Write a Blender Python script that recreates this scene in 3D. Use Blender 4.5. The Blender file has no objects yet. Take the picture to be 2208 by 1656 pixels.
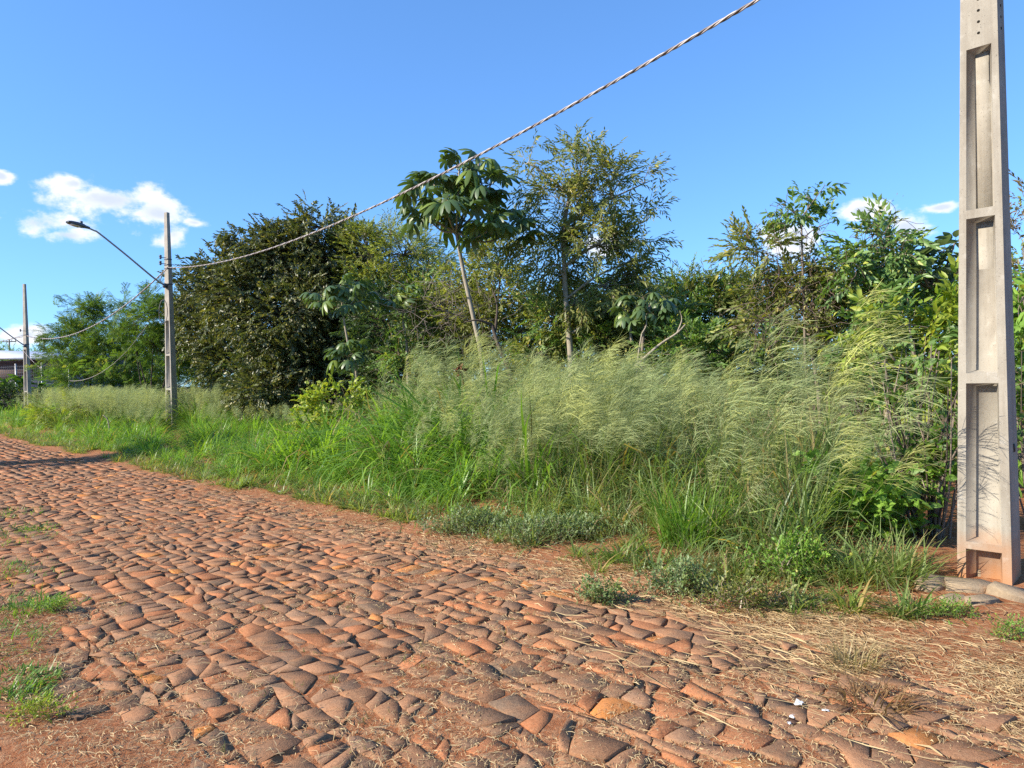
import bpy, math, random
import numpy as np
from mathutils import Matrix, Vector

# ------------------------------------------------------------------ camera, sky, sun, exposure
sc = bpy.context.scene
F_PX, CX, CY, EYE = 1580.0, 1104.0, 828.0, 1.6
PITCH, ROLL = math.radians(-0.36), math.radians(-1.3)
RC = Matrix.Rotation(math.radians(90) + PITCH, 3, 'X') @ Matrix.Rotation(ROLL, 3, 'Z')
RN = np.array(RC)
cam_d = bpy.data.cameras.new('camera')
cam_d.sensor_width = 36.0
cam_d.lens = F_PX / 2208 * 36.0
cam_d.clip_start = 0.05
cam_d.clip_end = 6000
cam = bpy.data.objects.new('camera', cam_d)
sc.collection.objects.link(cam)
cam.matrix_world = Matrix.Translation((0, 0, EYE)) @ RC.to_4x4()
sc.camera = cam

def pxdir(x, y):
    d = RN @ np.array([(x - CX) / F_PX, -(y - CY) / F_PX, -1.0])
    return d / d[1]

def px(x, y, Y):
    return np.array([0, 0, EYE]) + pxdir(x, y) * Y

def gpx(x, y, z=0.0):
    d = pxdir(x, y)
    return np.array([0, 0, EYE]) + d * ((z - EYE) / d[2])

def project(P):
    q = (np.asarray(P) - np.array([0, 0, EYE])) @ RN
    return CX + F_PX * q[..., 0] / -q[..., 2], CY - F_PX * q[..., 1] / -q[..., 2], -q[..., 2]

SUN_AZ = np.array([-0.95, -0.30]); SUN_AZ /= np.linalg.norm(SUN_AZ)
SUN_EL = math.radians(30)
EXPOSURE = 1.3
world = bpy.data.worlds.new('World'); sc.world = world; world.use_nodes = True
wn, wl = world.node_tree.nodes, world.node_tree.links
wn.clear()

def wmath(op, a, b=None, c=None):
    n = wn.new('ShaderNodeMath'); n.operation = op
    for i, v in enumerate((a, b, c)):
        if v is None: continue
        if isinstance(v, (int, float)): n.inputs[i].default_value = v
        else: wl.new(v, n.inputs[i])
    return n.outputs[0]

sky = wn.new('ShaderNodeTexSky'); sky.sky_type = 'NISHITA'; sky.sun_disc = False
sky.sun_elevation = SUN_EL
sky.sun_rotation = math.atan2(SUN_AZ[0], SUN_AZ[1])
sky.altitude = 500; sky.air_density = 1.0; sky.dust_density = 0.25; sky.ozone_density = 3.0
gm = wn.new('ShaderNodeGamma'); gm.inputs['Gamma'].default_value = .72; wl.new(sky.outputs[0], gm.inputs['Color'])
hs = wn.new('ShaderNodeMix'); hs.data_type = 'RGBA'; hs.blend_type = 'MULTIPLY'; hs.inputs['Factor'].default_value = 1.0   # the clear blue of the day
hs.inputs['B'].default_value = (.66, 1.10, 1.66, 1); wl.new(gm.outputs[0], hs.inputs['A'])
tc = wn.new('ShaderNodeTexCoord'); sx = wn.new('ShaderNodeSeparateXYZ')
wl.new(tc.outputs['Generated'], sx.inputs[0])
az = wmath('ARCTAN2', sx.outputs[0], sx.outputs[1]); el = wmath('ARCSINE', sx.outputs[2])
blobs = []
for (bx, by, rx, ry) in [(235, 430, 125, 40), (165, 395, 46, 24), (345, 460, 80, 42), (375, 505, 46, 40), (75, 480, 80, 30), (145, 508, 50, 20),
                         (0, 378, 26, 16), (420, 480, 40, 14), (1855, 455, 56, 26), (1955, 490, 62, 34), (1720, 510, 70, 50), (2030, 447, 50, 15),
                         (1300, 520, 60, 40), (60, 720, 60, 25)]:
    d = pxdir(bx, by); d = d / np.linalg.norm(d)
    blobs.append((math.atan2(d[0], d[1]), math.asin(d[2]), rx / F_PX, ry / F_PX))
rb = random.Random(4)
for k in range(10):       # the same fair-weather cumulus all round the horizon
    a = math.radians(56 + k * 25 + rb.uniform(-5, 5))
    a = (a + math.pi) % (2 * math.pi) - math.pi
    blobs.append((a, math.radians(rb.uniform(8, 18)), rb.uniform(.04, .1), rb.uniform(.02, .04)))
cv = wn.new('ShaderNodeCombineXYZ'); wl.new(az, cv.inputs[0]); wl.new(el, cv.inputs[1])
near = None
for (a, e, sa, se) in blobs:
    ma = wn.new('ShaderNodeVectorMath'); ma.operation = 'MULTIPLY_ADD'; wl.new(cv.outputs[0], ma.inputs[0])
    ma.inputs[1].default_value = (1 / sa, 1 / se, 0); ma.inputs[2].default_value = (-a / sa, -e / se, 0)
    le = wn.new('ShaderNodeVectorMath'); le.operation = 'LENGTH'; wl.new(ma.outputs[0], le.inputs[0])
    near = le.outputs['Value'] if near is None else wmath('MINIMUM', near, le.outputs['Value'])
field = wmath('SUBTRACT', 1.0, near)
field = wmath('MAXIMUM', field, -1.5)
mp = wn.new('ShaderNodeMapping'); mp.inputs['Scale'].default_value = (1, 1, 1.5)
wl.new(tc.outputs['Generated'], mp.inputs[0])
nz = wn.new('ShaderNodeTexNoise'); nz.inputs['Scale'].default_value = 13; nz.inputs['Detail'].default_value = 7; nz.inputs['Roughness'].default_value = .62
wl.new(mp.outputs[0], nz.inputs['Vector'])
nz2 = wn.new('ShaderNodeTexNoise'); nz2.inputs['Scale'].default_value = 7; nz2.inputs['Detail'].default_value = 3
wl.new(mp.outputs[0], nz2.inputs['Vector'])
dens = wmath('ADD', wmath('MULTIPLY', field, 0.62), wmath('MULTIPLY', wmath('SUBTRACT', nz.outputs['Fac'], 0.5), 2.3))
def smooth(v, a, b):
    n = wn.new('ShaderNodeMapRange'); n.interpolation_type = 'SMOOTHSTEP'
    n.inputs['From Min'].default_value = a; n.inputs['From Max'].default_value = b
    wl.new(v, n.inputs['Value']); return n.outputs[0]
mask = smooth(dens, .06, .50)
core = smooth(wmath('ADD', wmath('MULTIPLY', dens, .55), wmath('ADD', wmath('MULTIPLY', field, .6), wmath('MULTIPLY', wmath('SUBTRACT', nz2.outputs['Fac'], .5), 1.0))), .50, .95)
ccol = wn.new('ShaderNodeMix'); ccol.data_type = 'RGBA'
ccol.inputs['A'].default_value = (4.9, 4.9, 4.95, 1); ccol.inputs['B'].default_value = (3.2, 3.5, 4.2, 1)
wl.new(core, ccol.inputs['Factor'])
cm = wn.new('ShaderNodeMix'); cm.data_type = 'RGBA'
wl.new(wmath('MULTIPLY', mask, .94), cm.inputs['Factor']); wl.new(hs.outputs['Result'], cm.inputs['A']); wl.new(ccol.outputs['Result'], cm.inputs['B'])
bg = wn.new('ShaderNodeBackground'); bg.inputs['Strength'].default_value = 0.10
wl.new(cm.outputs['Result'], bg.inputs['Color'])
world.cycles.sampling_method = 'MANUAL'; world.cycles.sample_map_resolution = 256
wo = wn.new('ShaderNodeOutputWorld'); wl.new(bg.outputs[0], wo.inputs[0])

sun_d = bpy.data.lights.new('sun', 'SUN'); sun_d.energy = 4.1; sun_d.angle = math.radians(0.53); sun_d.color = (1.0, 0.91, 0.78)
sun = bpy.data.objects.new('sun', sun_d); sc.collection.objects.link(sun)
sdir = Vector((SUN_AZ[0] * math.cos(SUN_EL), SUN_AZ[1] * math.cos(SUN_EL), math.sin(SUN_EL)))
sun.rotation_euler = sdir.to_track_quat('Z', 'Y').to_euler()
sun.location = sdir * 60

vs = sc.view_settings
sc.display_settings.display_device = 'sRGB'
vs.view_transform = 'Standard'; vs.look = 'None'; vs.gamma = 1.0; vs.use_curve_mapping = False; vs.exposure = EXPOSURE
sc.cycles.use_denoising = False
sc.cycles.max_bounces = 6; sc.cycles.diffuse_bounces = 3; sc.cycles.transmission_bounces = 4; sc.cycles.transparent_max_bounces = 4
sc.cycles.caustics_reflective = False; sc.cycles.caustics_refractive = False
sc.render.film_transparent = False

# ------------------------------------------------------------------ helpers
COL = sc.collection
D = np.array([-0.69, 0.724]); D /= np.linalg.norm(D)       # along the street
N = np.array([D[1], -D[0]])                                # across it, towards the bushes

def W(u, v, z=0.0):
    u = np.asarray(u, float); v = np.asarray(v, float)
    return np.stack([u * D[0] + v * N[0], u * D[1] + v * N[1], np.broadcast_to(np.asarray(z, float), u.shape)], -1)

def UV(P):
    P = np.asarray(P); return P[..., :2] @ D, P[..., :2] @ N

def vnoise(x, y, seed=0):
    x = np.asarray(x, float); y = np.asarray(y, float)
    xi = np.floor(x).astype(np.int64); yi = np.floor(y).astype(np.int64)
    fx = x - xi; fy = y - yi; fx = fx * fx * (3 - 2 * fx); fy = fy * fy * (3 - 2 * fy)
    def h(a, b):
        k = (a * 374761393 + b * 668265263 + seed * 974711) & 0xffffffff
        k = ((k ^ (k >> 13)) * 1274126177) & 0xffffffff
        return ((k ^ (k >> 16)) & 0xffff) / 65535.0
    return (h(xi, yi) * (1 - fx) + h(xi + 1, yi) * fx) * (1 - fy) + (h(xi, yi + 1) * (1 - fx) + h(xi + 1, yi + 1) * fx) * fy

class Acc:
    def __init__(s): s.V = []; s.F = []; s.C = []; s.n = 0
    def add(s, V, F, c=(1, 1, 1)):
        V = np.asarray(V, float).reshape(-1, 3)
        fs = F if isinstance(F, list) else [F]
        for f in fs:
            f = np.asarray(f, np.int64)
            if len(f): s.F.append(f + s.n)
        c = np.asarray(c, float)
        s.C.append(np.broadcast_to(c, V.shape) if c.ndim == 1 else c)
        s.V.append(V); s.n += len(V)
    def mesh(s, name, mat, origin=(0, 0, 0), smooth=False):
        V = np.concatenate(s.V) - np.asarray(origin, float); C = np.concatenate(s.C)
        me = bpy.data.meshes.new(name)
        idx = np.concatenate([f.ravel() for f in s.F]).astype(np.int32)
        tot = np.concatenate([np.full(len(f), f.shape[1]) for f in s.F])
        st = np.concatenate([[0], np.cumsum(tot)[:-1]]).astype(np.int32)
        me.vertices.add(len(V)); me.vertices.foreach_set('co', V.astype(np.float32).ravel())
        me.loops.add(len(idx)); me.loops.foreach_set('vertex_index', idx)
        me.polygons.add(len(st)); me.polygons.foreach_set('loop_start', st)
        if smooth: me.polygons.foreach_set('use_smooth', np.ones(len(st), bool))
        me.update(calc_edges=True)
        at = me.color_attributes.new('tint', 'FLOAT_COLOR', 'POINT')
        at.data.foreach_set('color', np.concatenate([C, np.ones((len(C), 1))], 1).astype(np.float32).ravel())
        if mat: me.materials.append(mat)
        return me
    def obj(s, name, mat, parent=None, origin=None, smooth=False):
        if origin is None: origin = parent['_o'] if parent is not None and '_o' in parent.keys() else (0, 0, 0)
        return link(name, s.mesh(name, mat, np.array(origin), smooth), parent)

def link(name, me, parent=None):
    o = bpy.data.objects.new(name, me); COL.objects.link(o)
    if parent is not None: o.parent = parent
    return o

def tag(o, label=None, cat=None, group=None, kind=None):
    if label: o['label'] = label
    if cat: o['category'] = cat
    if group: o['group'] = group
    if kind: o['kind'] = kind
    return o

ROOTS = []
def thing(name, label, cat, loc=(0, 0, 0), group=None):
    o = bpy.data.objects.new(name, None); COL.objects.link(o)
    o.empty_display_size = .1
    o.location = [float(v) for v in loc]; o['_o'] = [float(v) for v in loc]; ROOTS.append(o)
    return tag(o, label, cat, group)

def tube(pts, rad, sides=6, cap=True):
    P = np.asarray(pts, float); n = len(P); r = np.broadcast_to(np.asarray(rad, float), (n,))
    T = np.gradient(P, axis=0); T /= np.linalg.norm(T, axis=1, keepdims=True) + 1e-9
    ref = np.array([0.13, 0.97, 0.2]) if abs(np.mean(T[:, 2])) > .7 else np.array([0.05, 0.1, 1.0])
    A = np.cross(T, ref); A /= np.linalg.norm(A, axis=1, keepdims=True) + 1e-9
    B = np.cross(T, A)
    ang = np.arange(sides) * 2 * math.pi / sides
    V = P[:, None] + r[:, None, None] * (np.cos(ang)[None, :, None] * A[:, None] + np.sin(ang)[None, :, None] * B[:, None])
    i = np.arange(n - 1)[:, None] * sides; j = np.arange(sides)[None]; k = (j + 1) % sides
    Q = np.stack([i + j, i + k, i + sides + k, i + sides + j], -1).reshape(-1, 4)
    F = [Q]
    if cap: F.append(np.arange(sides)[None, ::-1]); F.append(np.arange(sides)[None] + (n - 1) * sides)
    return V.reshape(-1, 3), F

def spline(pts, n=8):
    P = np.asarray(pts, float)
    if len(P) < 3:
        t = np.linspace(0, 1, n)[:, None]; return P[0] * (1 - t) + P[-1] * t
    Q = np.vstack([2 * P[0] - P[1], P, 2 * P[-1] - P[-2]]); out = []
    for i in range(len(P) - 1):
        a, b, c, d = Q[i:i + 4]
        for t in np.linspace(0, 1, n, endpoint=(i == len(P) - 2)):
            out.append(.5 * (2 * b + (c - a) * t + (2 * a - 5 * b + 4 * c - d) * t * t + (3 * b - a - 3 * c + d) * t ** 3))
    return np.array(out)

def box(c, s, R=None):
    x, y, z = [v / 2 for v in s]
    V = np.array([[-x, -y, -z], [x, -y, -z], [x, y, -z], [-x, y, -z], [-x, -y, z], [x, -y, z], [x, y, z], [-x, y, z]])
    if R is not None: V = V @ np.asarray(R).T
    F = np.array([[0, 3, 2, 1], [4, 5, 6, 7], [0, 1, 5, 4], [1, 2, 6, 5], [2, 3, 7, 6], [3, 0, 4, 7]])
    return V + np.asarray(c), F

def rotz(a): c, s = math.cos(a), math.sin(a); return np.array([[c, -s, 0], [s, c, 0], [0, 0, 1.]])

# ------------------------------------------------------------------ materials
class NT:
    def __init__(s, name):
        s.m = bpy.data.materials.new(name); s.m.use_nodes = True; s.t = s.m.node_tree; s.t.nodes.clear()
        s.out = s.n('ShaderNodeOutputMaterial')
    def n(s, t, **kw):
        x = s.t.nodes.new(t)
        for k, v in kw.items(): setattr(x, k, v)
        return x
    def l(s, a, b): s.t.links.new(a, b)
    def noise(s, scale, detail=4, rough=.55, vec=None, dist=0.0):
        x = s.n('ShaderNodeTexNoise'); x.inputs['Scale'].default_value = scale; x.inputs['Detail'].default_value = detail
        x.inputs['Roughness'].default_value = rough; x.inputs['Distortion'].default_value = dist
        if vec is not None: s.l(vec, x.inputs['Vector'])
        return x.outputs['Fac']
    def ramp(s, f, stops):
        r = s.n('ShaderNodeValToRGB'); e = r.color_ramp.elements
        while len(e) < len(stops): e.new(.5)
        for i, (p, c) in enumerate(stops):
            e[i].position = p; e[i].color = (*c, 1) if len(c) == 3 else c
        s.l(f, r.inputs[0]); return r.outputs[0]
    def mix(s, f, a, b, mode='MIX'):
        x = s.n('ShaderNodeMix', data_type='RGBA', blend_type=mode)
        for k, v in (('Factor', f), ('A', a), ('B', b)):
            if isinstance(v, (int, float)): x.inputs[k].default_value = v
            elif isinstance(v, tuple): x.inputs[k].default_value = (*v, 1)
            else: s.l(v, x.inputs[k])
        return x.outputs['Result']
    def pos(s, what='Object'): return s.n('ShaderNodeTexCoord').outputs[what]
    def wpos(s): return s.n('ShaderNodeNewGeometry').outputs['Position']
    def tint(s): return s.n('ShaderNodeAttribute', attribute_name='tint').outputs['Color']
    def rng(s, v, a, b, c=0.0, d=1.0):
        x = s.n('ShaderNodeMapRange'); x.inputs[1].default_value = a; x.inputs[2].default_value = b; x.inputs[3].default_value = c; x.inputs[4].default_value = d
        s.l(v, x.inputs[0]); return x.outputs[0]
    def math(s, op, a, b):
        x = s.n('ShaderNodeMath', operation=op)
        for i, v in enumerate((a, b)):
            if isinstance(v, (int, float)): x.inputs[i].default_value = v
            else: s.l(v, x.inputs[i])
        return x.outputs[0]
    def pbr(s, col, rough=.7, spec=.4, bump=None, bstr=.3, bdist=.01, metal=0.0):
        p = s.n('ShaderNodeBsdfPrincipled')
        if isinstance(col, tuple): p.inputs['Base Color'].default_value = (*col, 1)
        else: s.l(col, p.inputs['Base Color'])
        if isinstance(rough, float): p.inputs['Roughness'].default_value = rough
        else: s.l(rough, p.inputs['Roughness'])
        p.inputs['Specular IOR Level'].default_value = spec; p.inputs['Metallic'].default_value = metal
        if bump is not None:
            b = s.n('ShaderNodeBump'); b.inputs['Strength'].default_value = bstr; b.inputs['Distance'].default_value = bdist
            s.l(bump, b.inputs['Height']); s.l(b.outputs[0], p.inputs['Normal'])
        return p.outputs[0]
    def done(s, sh): s.l(sh, s.out.inputs[0]); return s.m

def leaf_mat(name, trans=.35, rough=.45, spec=.4, ob=False, hue=(1.25, 1.25, .55)):
    m = NT(name); c = m.tint()
    if ob:
        r = m.n('ShaderNodeObjectInfo').outputs['Random']
        c = m.mix(1.0, c, m.ramp(r, [(0, (.72, .78, .75)), (.6, (1, 1, 1)), (1, (1.25, 1.15, .8))]), 'MULTIPLY')
    p = m.pbr(c, rough, spec)
    t = m.n('ShaderNodeBsdfTranslucent'); m.l(m.mix(1.0, c, hue, 'MULTIPLY'), t.inputs[0])
    x = m.n('ShaderNodeMixShader'); x.inputs[0].default_value = trans
    m.l(p, x.inputs[1]); m.l(t.outputs[0], x.inputs[2])
    return m.done(x.outputs[0])

M = {}
M['leaf'] = leaf_mat('leaf', .42, .45, .4)
M['gloss_leaf'] = leaf_mat('gloss_leaf', .30, .45, .6)
M['soft_leaf'] = leaf_mat('soft_leaf', .5, .55, .25)
M['grass'] = leaf_mat('grass', .48, .4, .4, ob=True, hue=(1.3, 1.3, .55))
M['grass1'] = leaf_mat('grass_single', .48, .4, .4, hue=(1.3, 1.3, .55))
M['panicle'] = leaf_mat('panicle', .4, .8, .1, ob=True, hue=(1.1, 1.1, .8))
M['straw'] = leaf_mat('straw', .2, .7, .25, hue=(1.1, 1.0, .8))

def mk_bark(name, c1, c2, sc_=9):
    m = NT(name); p = m.pos()
    mp = m.n('ShaderNodeMapping'); mp.inputs['Scale'].default_value = (1, 1, .35); m.l(p, mp.inputs[0])
    f = m.noise(sc_, 6, .65, mp.outputs[0]); g = m.noise(2.2, 3, .5, p)
    c = m.mix(m.rng(g, .35, .7), m.ramp(f, [(.3, c1), (.7, c2)]), tuple(.75 * v for v in c2))
    return m.done(m.pbr(c, .85, .2, f, .6, .02))
M['bark'] = mk_bark('bark', (.10, .075, .055), (.27, .22, .17))
M['pale_bark'] = mk_bark('pale_bark', (.17, .14, .10), (.37, .32, .24), 14)
M['dark_bark'] = mk_bark('dark_bark', (.035, .026, .02), (.11, .085, .065))

m = NT('soil'); p = m.wpos()
f1 = m.noise(1.1, 6, .6, p); f2 = m.noise(22, 6, .65, p); f3 = m.noise(160, 3, .6, p)
c = m.ramp(f1, [(.3, (.20, .070, .028)), (.55, (.28, .104, .043)), (.75, (.33, .15, .07))])
c = m.mix(m.rng(f2, .45, .7), c, (.36, .20, .105)); c = m.mix(m.rng(f3, .55, .75), c, (.44, .30, .17))
M['soil'] = m.done(m.pbr(c, .95, .1, m.math('ADD', f2, m.math('MULTIPLY', f3, .4)), .8, .02))

m = NT('ground_cover'); p = m.wpos()
f1 = m.noise(.5, 6, .6, p); f2 = m.noise(14, 6, .65, p)
c = m.ramp(f1, [(.3, (.17, .07, .03)), (.5, (.13, .09, .04)), (.7, (.07, .085, .03))])
c = m.mix(m.rng(f2, .45, .7), c, (.05, .055, .02))
M['ground'] = m.done(m.pbr(c, .95, .1, f2, .8, .05))

m = NT('paving_stone'); p = m.wpos(); t = m.tint()
f1 = m.noise(5, 5, .62, p); f2 = m.noise(42, 5, .72, p); f3 = m.noise(240, 3, .6, p); f4 = m.noise(95, 4, .7, p)
c = m.mix(1.0, t, m.ramp(f2, [(.3, (.68, .66, .66)), (.52, (1, 1, 1)), (.75, (1.25, 1.2, 1.14))]), 'MULTIPLY')
c = m.mix(m.rng(f1, .40, .75, 0.0, .8), c, (.37, .170, .078))
c = m.mix(m.rng(f4, .52, .74, 0, .55), c, (.43, .265, .145))
c = m.mix(m.rng(f4, .30, .42, .45, 0), c, (.085, .055, .038))
M['stone'] = m.done(m.pbr(c, .9, .1, m.math('ADD', m.math('MULTIPLY', f4, .9), m.math('ADD', m.math('MULTIPLY', f3, .3), m.math('MULTIPLY', f2, .6))), .75, .006))

m = NT('concrete'); p = m.pos(); w = m.wpos()
f1 = m.noise(3.5, 6, .6, p); f2 = m.noise(45, 5, .7, p); f3 = m.noise(260, 2, .6, p)
mp = m.n('ShaderNodeMapping'); mp.inputs['Scale'].default_value = (9, 9, .7); m.l(p, mp.inputs[0]); f4 = m.noise(1.6, 5, .6, mp.outputs[0])
c = m.ramp(f1, [(.3, (.235, .21, .168)), (.6, (.31, .282, .228)), (.8, (.365, .335, .28))])
f5 = m.noise(14, 3, .5, p); pit = m.rng(m.noise(120, 2, .5, p), .66, .72, 0, .8)
c = m.mix(m.rng(f4, .48, .72, 0, .65), c, (.18, .152, .115)); c = m.mix(m.rng(f5, .6, .75, 0, .4), c, (.42, .40, .35)); c = m.mix(pit, c, (.07, .06, .05)); c = m.mix(m.rng(f2, .62, .72, 0, .45), c, (.14, .12, .095)); c = m.mix(m.rng(f3, .6, .7, 0, .35), c, (.42, .39, .335))
sz = m.n('ShaderNodeSeparateXYZ'); m.l(w, sz.inputs[0])
h = m.math('ADD', sz.outputs[2], m.math('MULTIPLY', m.math('SUBTRACT', f1, .5), .5))
stain = m.rng(h, .05, .5, .85, 0.0)
c = m.mix(stain, c, (.40, .165, .05))
M['concrete'] = m.done(m.pbr(c, .85, .25, m.math('ADD', f2, m.math('MULTIPLY', f3, .6)), .35, .004))
m = NT('weathered_concrete'); p = m.pos()
f1 = m.noise(3.5, 6, .6, p); f2 = m.noise(30, 5, .7, p)
c = m.mix(m.rng(f2, .5, .75, 0, .5), m.ramp(f1, [(.3, (.26, .235, .20)), (.7, (.40, .365, .31))]), (.17, .15, .12))
M['old_concrete'] = m.done(m.pbr(c, .9, .2, f2, .3, .005))
m = NT('rock'); p = m.pos(); f1 = m.noise(6, 6, .6, p); f2 = m.noise(40, 5, .7, p)
c = m.mix(m.rng(f1, .55, .75, 0, .6), m.ramp(f2, [(.3, (.21, .155, .10)), (.7, (.31, .235, .15))]), (.42, .22, .11))
M['rock'] = m.done(m.pbr(c, .85, .25, f2, .6, .01))
def plain(name, c, rough=.6, spec=.4, metal=0.0, ns=20):
    m = NT(name); f = m.noise(ns, 4, .6, m.pos())
    return m.done(m.pbr(m.mix(1.0, c, m.ramp(f, [(.3, (.8, .8, .8)), (.7, (1.12, 1.12, 1.12))]), 'MULTIPLY'), rough, spec, f, .15, .004, metal))
M['alu'] = plain('aluminium_wire', (.42, .38, .36), .5, .4, .2)
M['black_wire'] = plain('black_wire', (.12, .10, .095), .5, .4)
M['grey_wire'] = plain('grey_wire', (.30, .26, .25), .5, .4)
M['steel'] = plain('galvanised_steel', (.32, .33, .34), .45, .5, .5)
M['dark_steel'] = plain('dark_steel', (.09, .095, .11), .45, .5, .2)
M['glass'] = plain('lamp_glass', (.6, .6, .55), .2, .6)
M['hole'] = plain('hole_shadow', (.02, .018, .015), .95, .05)
M['white'] = plain('white_paint', (.75, .75, .74), .6, .3)
M['roof'] = plain('roof_sheet', (.62, .63, .66), .5, .4, 0, 3)
M['wall'] = plain('house_wall', (.20, .20, .22), .85, .2, 0, 2)
M['brick'] = plain('brick_wall', (.10, .075, .065), .9, .2, 0, 12)
M['paper'] = plain('litter_white', (.78, .77, .74), .7, .3)
M['deadleaf'] = plain('dead_leaf', (.17, .075, .035), .8, .2)
M['plate'] = plain('stamped_plate', (.06, .055, .05), .6, .3)

# ------------------------------------------------------------------ foliage templates
def leaf_simple(L, Wd, droop=.15, fold=.18):
    return (np.array([[0, 0, 0], [.42 * L, .5 * Wd, fold * Wd], [.42 * L, -.5 * Wd, fold * Wd], [L, 0, -droop * L]]),
            np.array([[0, 2, 3], [0, 3, 1]]))

def leaf_rich(L, Wd, droop=.25, fold=.2):
    ts = [0, .28, .62, 1]; hw = [0, .48, .42, 0]
    V = []; 
    for t, h in zip(ts, hw):
        z = -droop * L * t * t
        if h == 0: V.append([t * L, 0, z])
        else: V += [[t * L, h * Wd, z + fold * Wd], [t * L, 0, z], [t * L, -h * Wd, z + fold * Wd]]
    F = [[0, 2, 1], [0, 3, 2], [1, 2, 5], [1, 5, 4], [2, 3, 6], [2, 6, 5], [4, 5, 7], [5, 6, 7]]
    return np.array(V), np.array(F)

def leaf_heart(L, Wd, droop=.25, fold=.12):
    V = np.array([[0, 0, 0], [-.1 * L, .3 * Wd, fold * Wd], [.3 * L, .5 * Wd, fold * Wd], [.3 * L, -.5 * Wd, fold * Wd], [-.1 * L, -.3 * Wd, fold * Wd], [L, 0, -droop * L]])
    return V, np.array([[0, 2, 1], [0, 5, 2], [0, 3, 5], [0, 4, 3]])

def frame(d, up, roll=0.0):
    x = d / np.linalg.norm(d); z = up - x * (up @ x); z /= np.linalg.norm(z) + 1e-9; y = np.cross(z, x)
    c, s = math.cos(roll), math.sin(roll)
    return np.stack([x, c * y + s * z, -s * y + c * z], 1)

def sprig(seed, n=12, tl=.32, L=.09, Wd=.04, ang=.9, droop=.3, kind='simple', curve=.5, jit=.4, tw=.004, pinna=0):
    r = np.random.default_rng(seed); V = []; F = []; lr = []; k = 0
    def put(v, f, q):
        nonlocal k
        V.append(v); F.append(np.asarray(f) + k); lr.append(np.full(len(v), q)); k += len(v)
    tp = lambda t: np.array([t * tl, .03 * math.sin(5 * t), -curve * tl * t * t * .6])
    a, b, c = tp(0), tp(.5), tp(1)
    put(np.array([a + [0, tw, 0], a - [0, tw, 0], b + [0, tw * .7, 0], b - [0, tw * .7, 0], c]), [[0, 1, 3], [0, 3, 2], [2, 3, 4]], -1.0)
    for i in range(n):
        t = .12 + .88 * i / max(n - 1, 1); sd = 1 if i % 2 else -1
        ph = (math.pi / 2) * sd + r.normal(0, .5); aa = ang * (1 - .45 * t) + r.normal(0, .15)
        d = np.array([math.cos(aa), math.sin(aa) * math.sin(ph), math.sin(aa) * math.cos(ph) * .6 - droop * r.uniform(.3, 1.5)])
        s = r.uniform(.7, 1.15); R = frame(d, np.array([r.normal(0, jit), r.normal(0, jit), 1.0]), r.normal(0, jit))
        q = r.uniform()
        if pinna:
            for j in range(pinna):
                tt = .2 + .8 * j / (pinna - 1)
                for s2 in (-1, 1):
                    v, f = leaf_simple(Wd * s, Wd * .3 * s, .2, .1)
                    R2 = R @ rotz(s2 * 1.15)
                    put(v @ R2.T + tp(t) + R @ np.array([tt * L * s, 0, -.25 * L * tt * tt]), f, q)
        else:
            v, f = {'simple': leaf_simple, 'rich': leaf_rich, 'heart': leaf_heart}[kind](L * s, Wd * s)
            put(v @ R.T + tp(t), f, q)
    return np.concatenate(V), np.concatenate(F), np.concatenate(lr)

SP = {
    'dark':    [sprig(10 + i, 13, .32, .095, .045, .95, .35) for i in range(5)],
    'lance':   [sprig(20 + i, 12, .36, .105, .024, .7, .55) for i in range(5)],
    'lance_thin': [sprig(26 + i, 11, .40, .115, .030, .9, .6) for i in range(5)],
    'medium':  [sprig(30 + i, 11, .36, .105, .046, .9, .35, 'simple') for i in range(5)],
    'broad':   [sprig(40 + i, 10, .40, .15, .05, .85, .55, 'rich') for i in range(5)],
    'heart':   [sprig(50 + i, 8, .28, .07, .062, 1.0, .5, 'heart') for i in range(5)],
    'big':     [sprig(60 + i, 7, .40, .21, .085, .9, .45, 'rich', curve=.3) for i in range(5)],
    'feather': [sprig(70 + i, 6, .38, .2, .085, .8, .35, pinna=5) for i in range(4)],
    'herb':    [sprig(80 + i, 9, .16, .03, .018, .9, .1, curve=0) for i in range(4)],
    'bare':    [sprig(90 + i, 2, .55, .05, .02, .9, .3, tw=.005) for i in range(4)],
}
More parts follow.
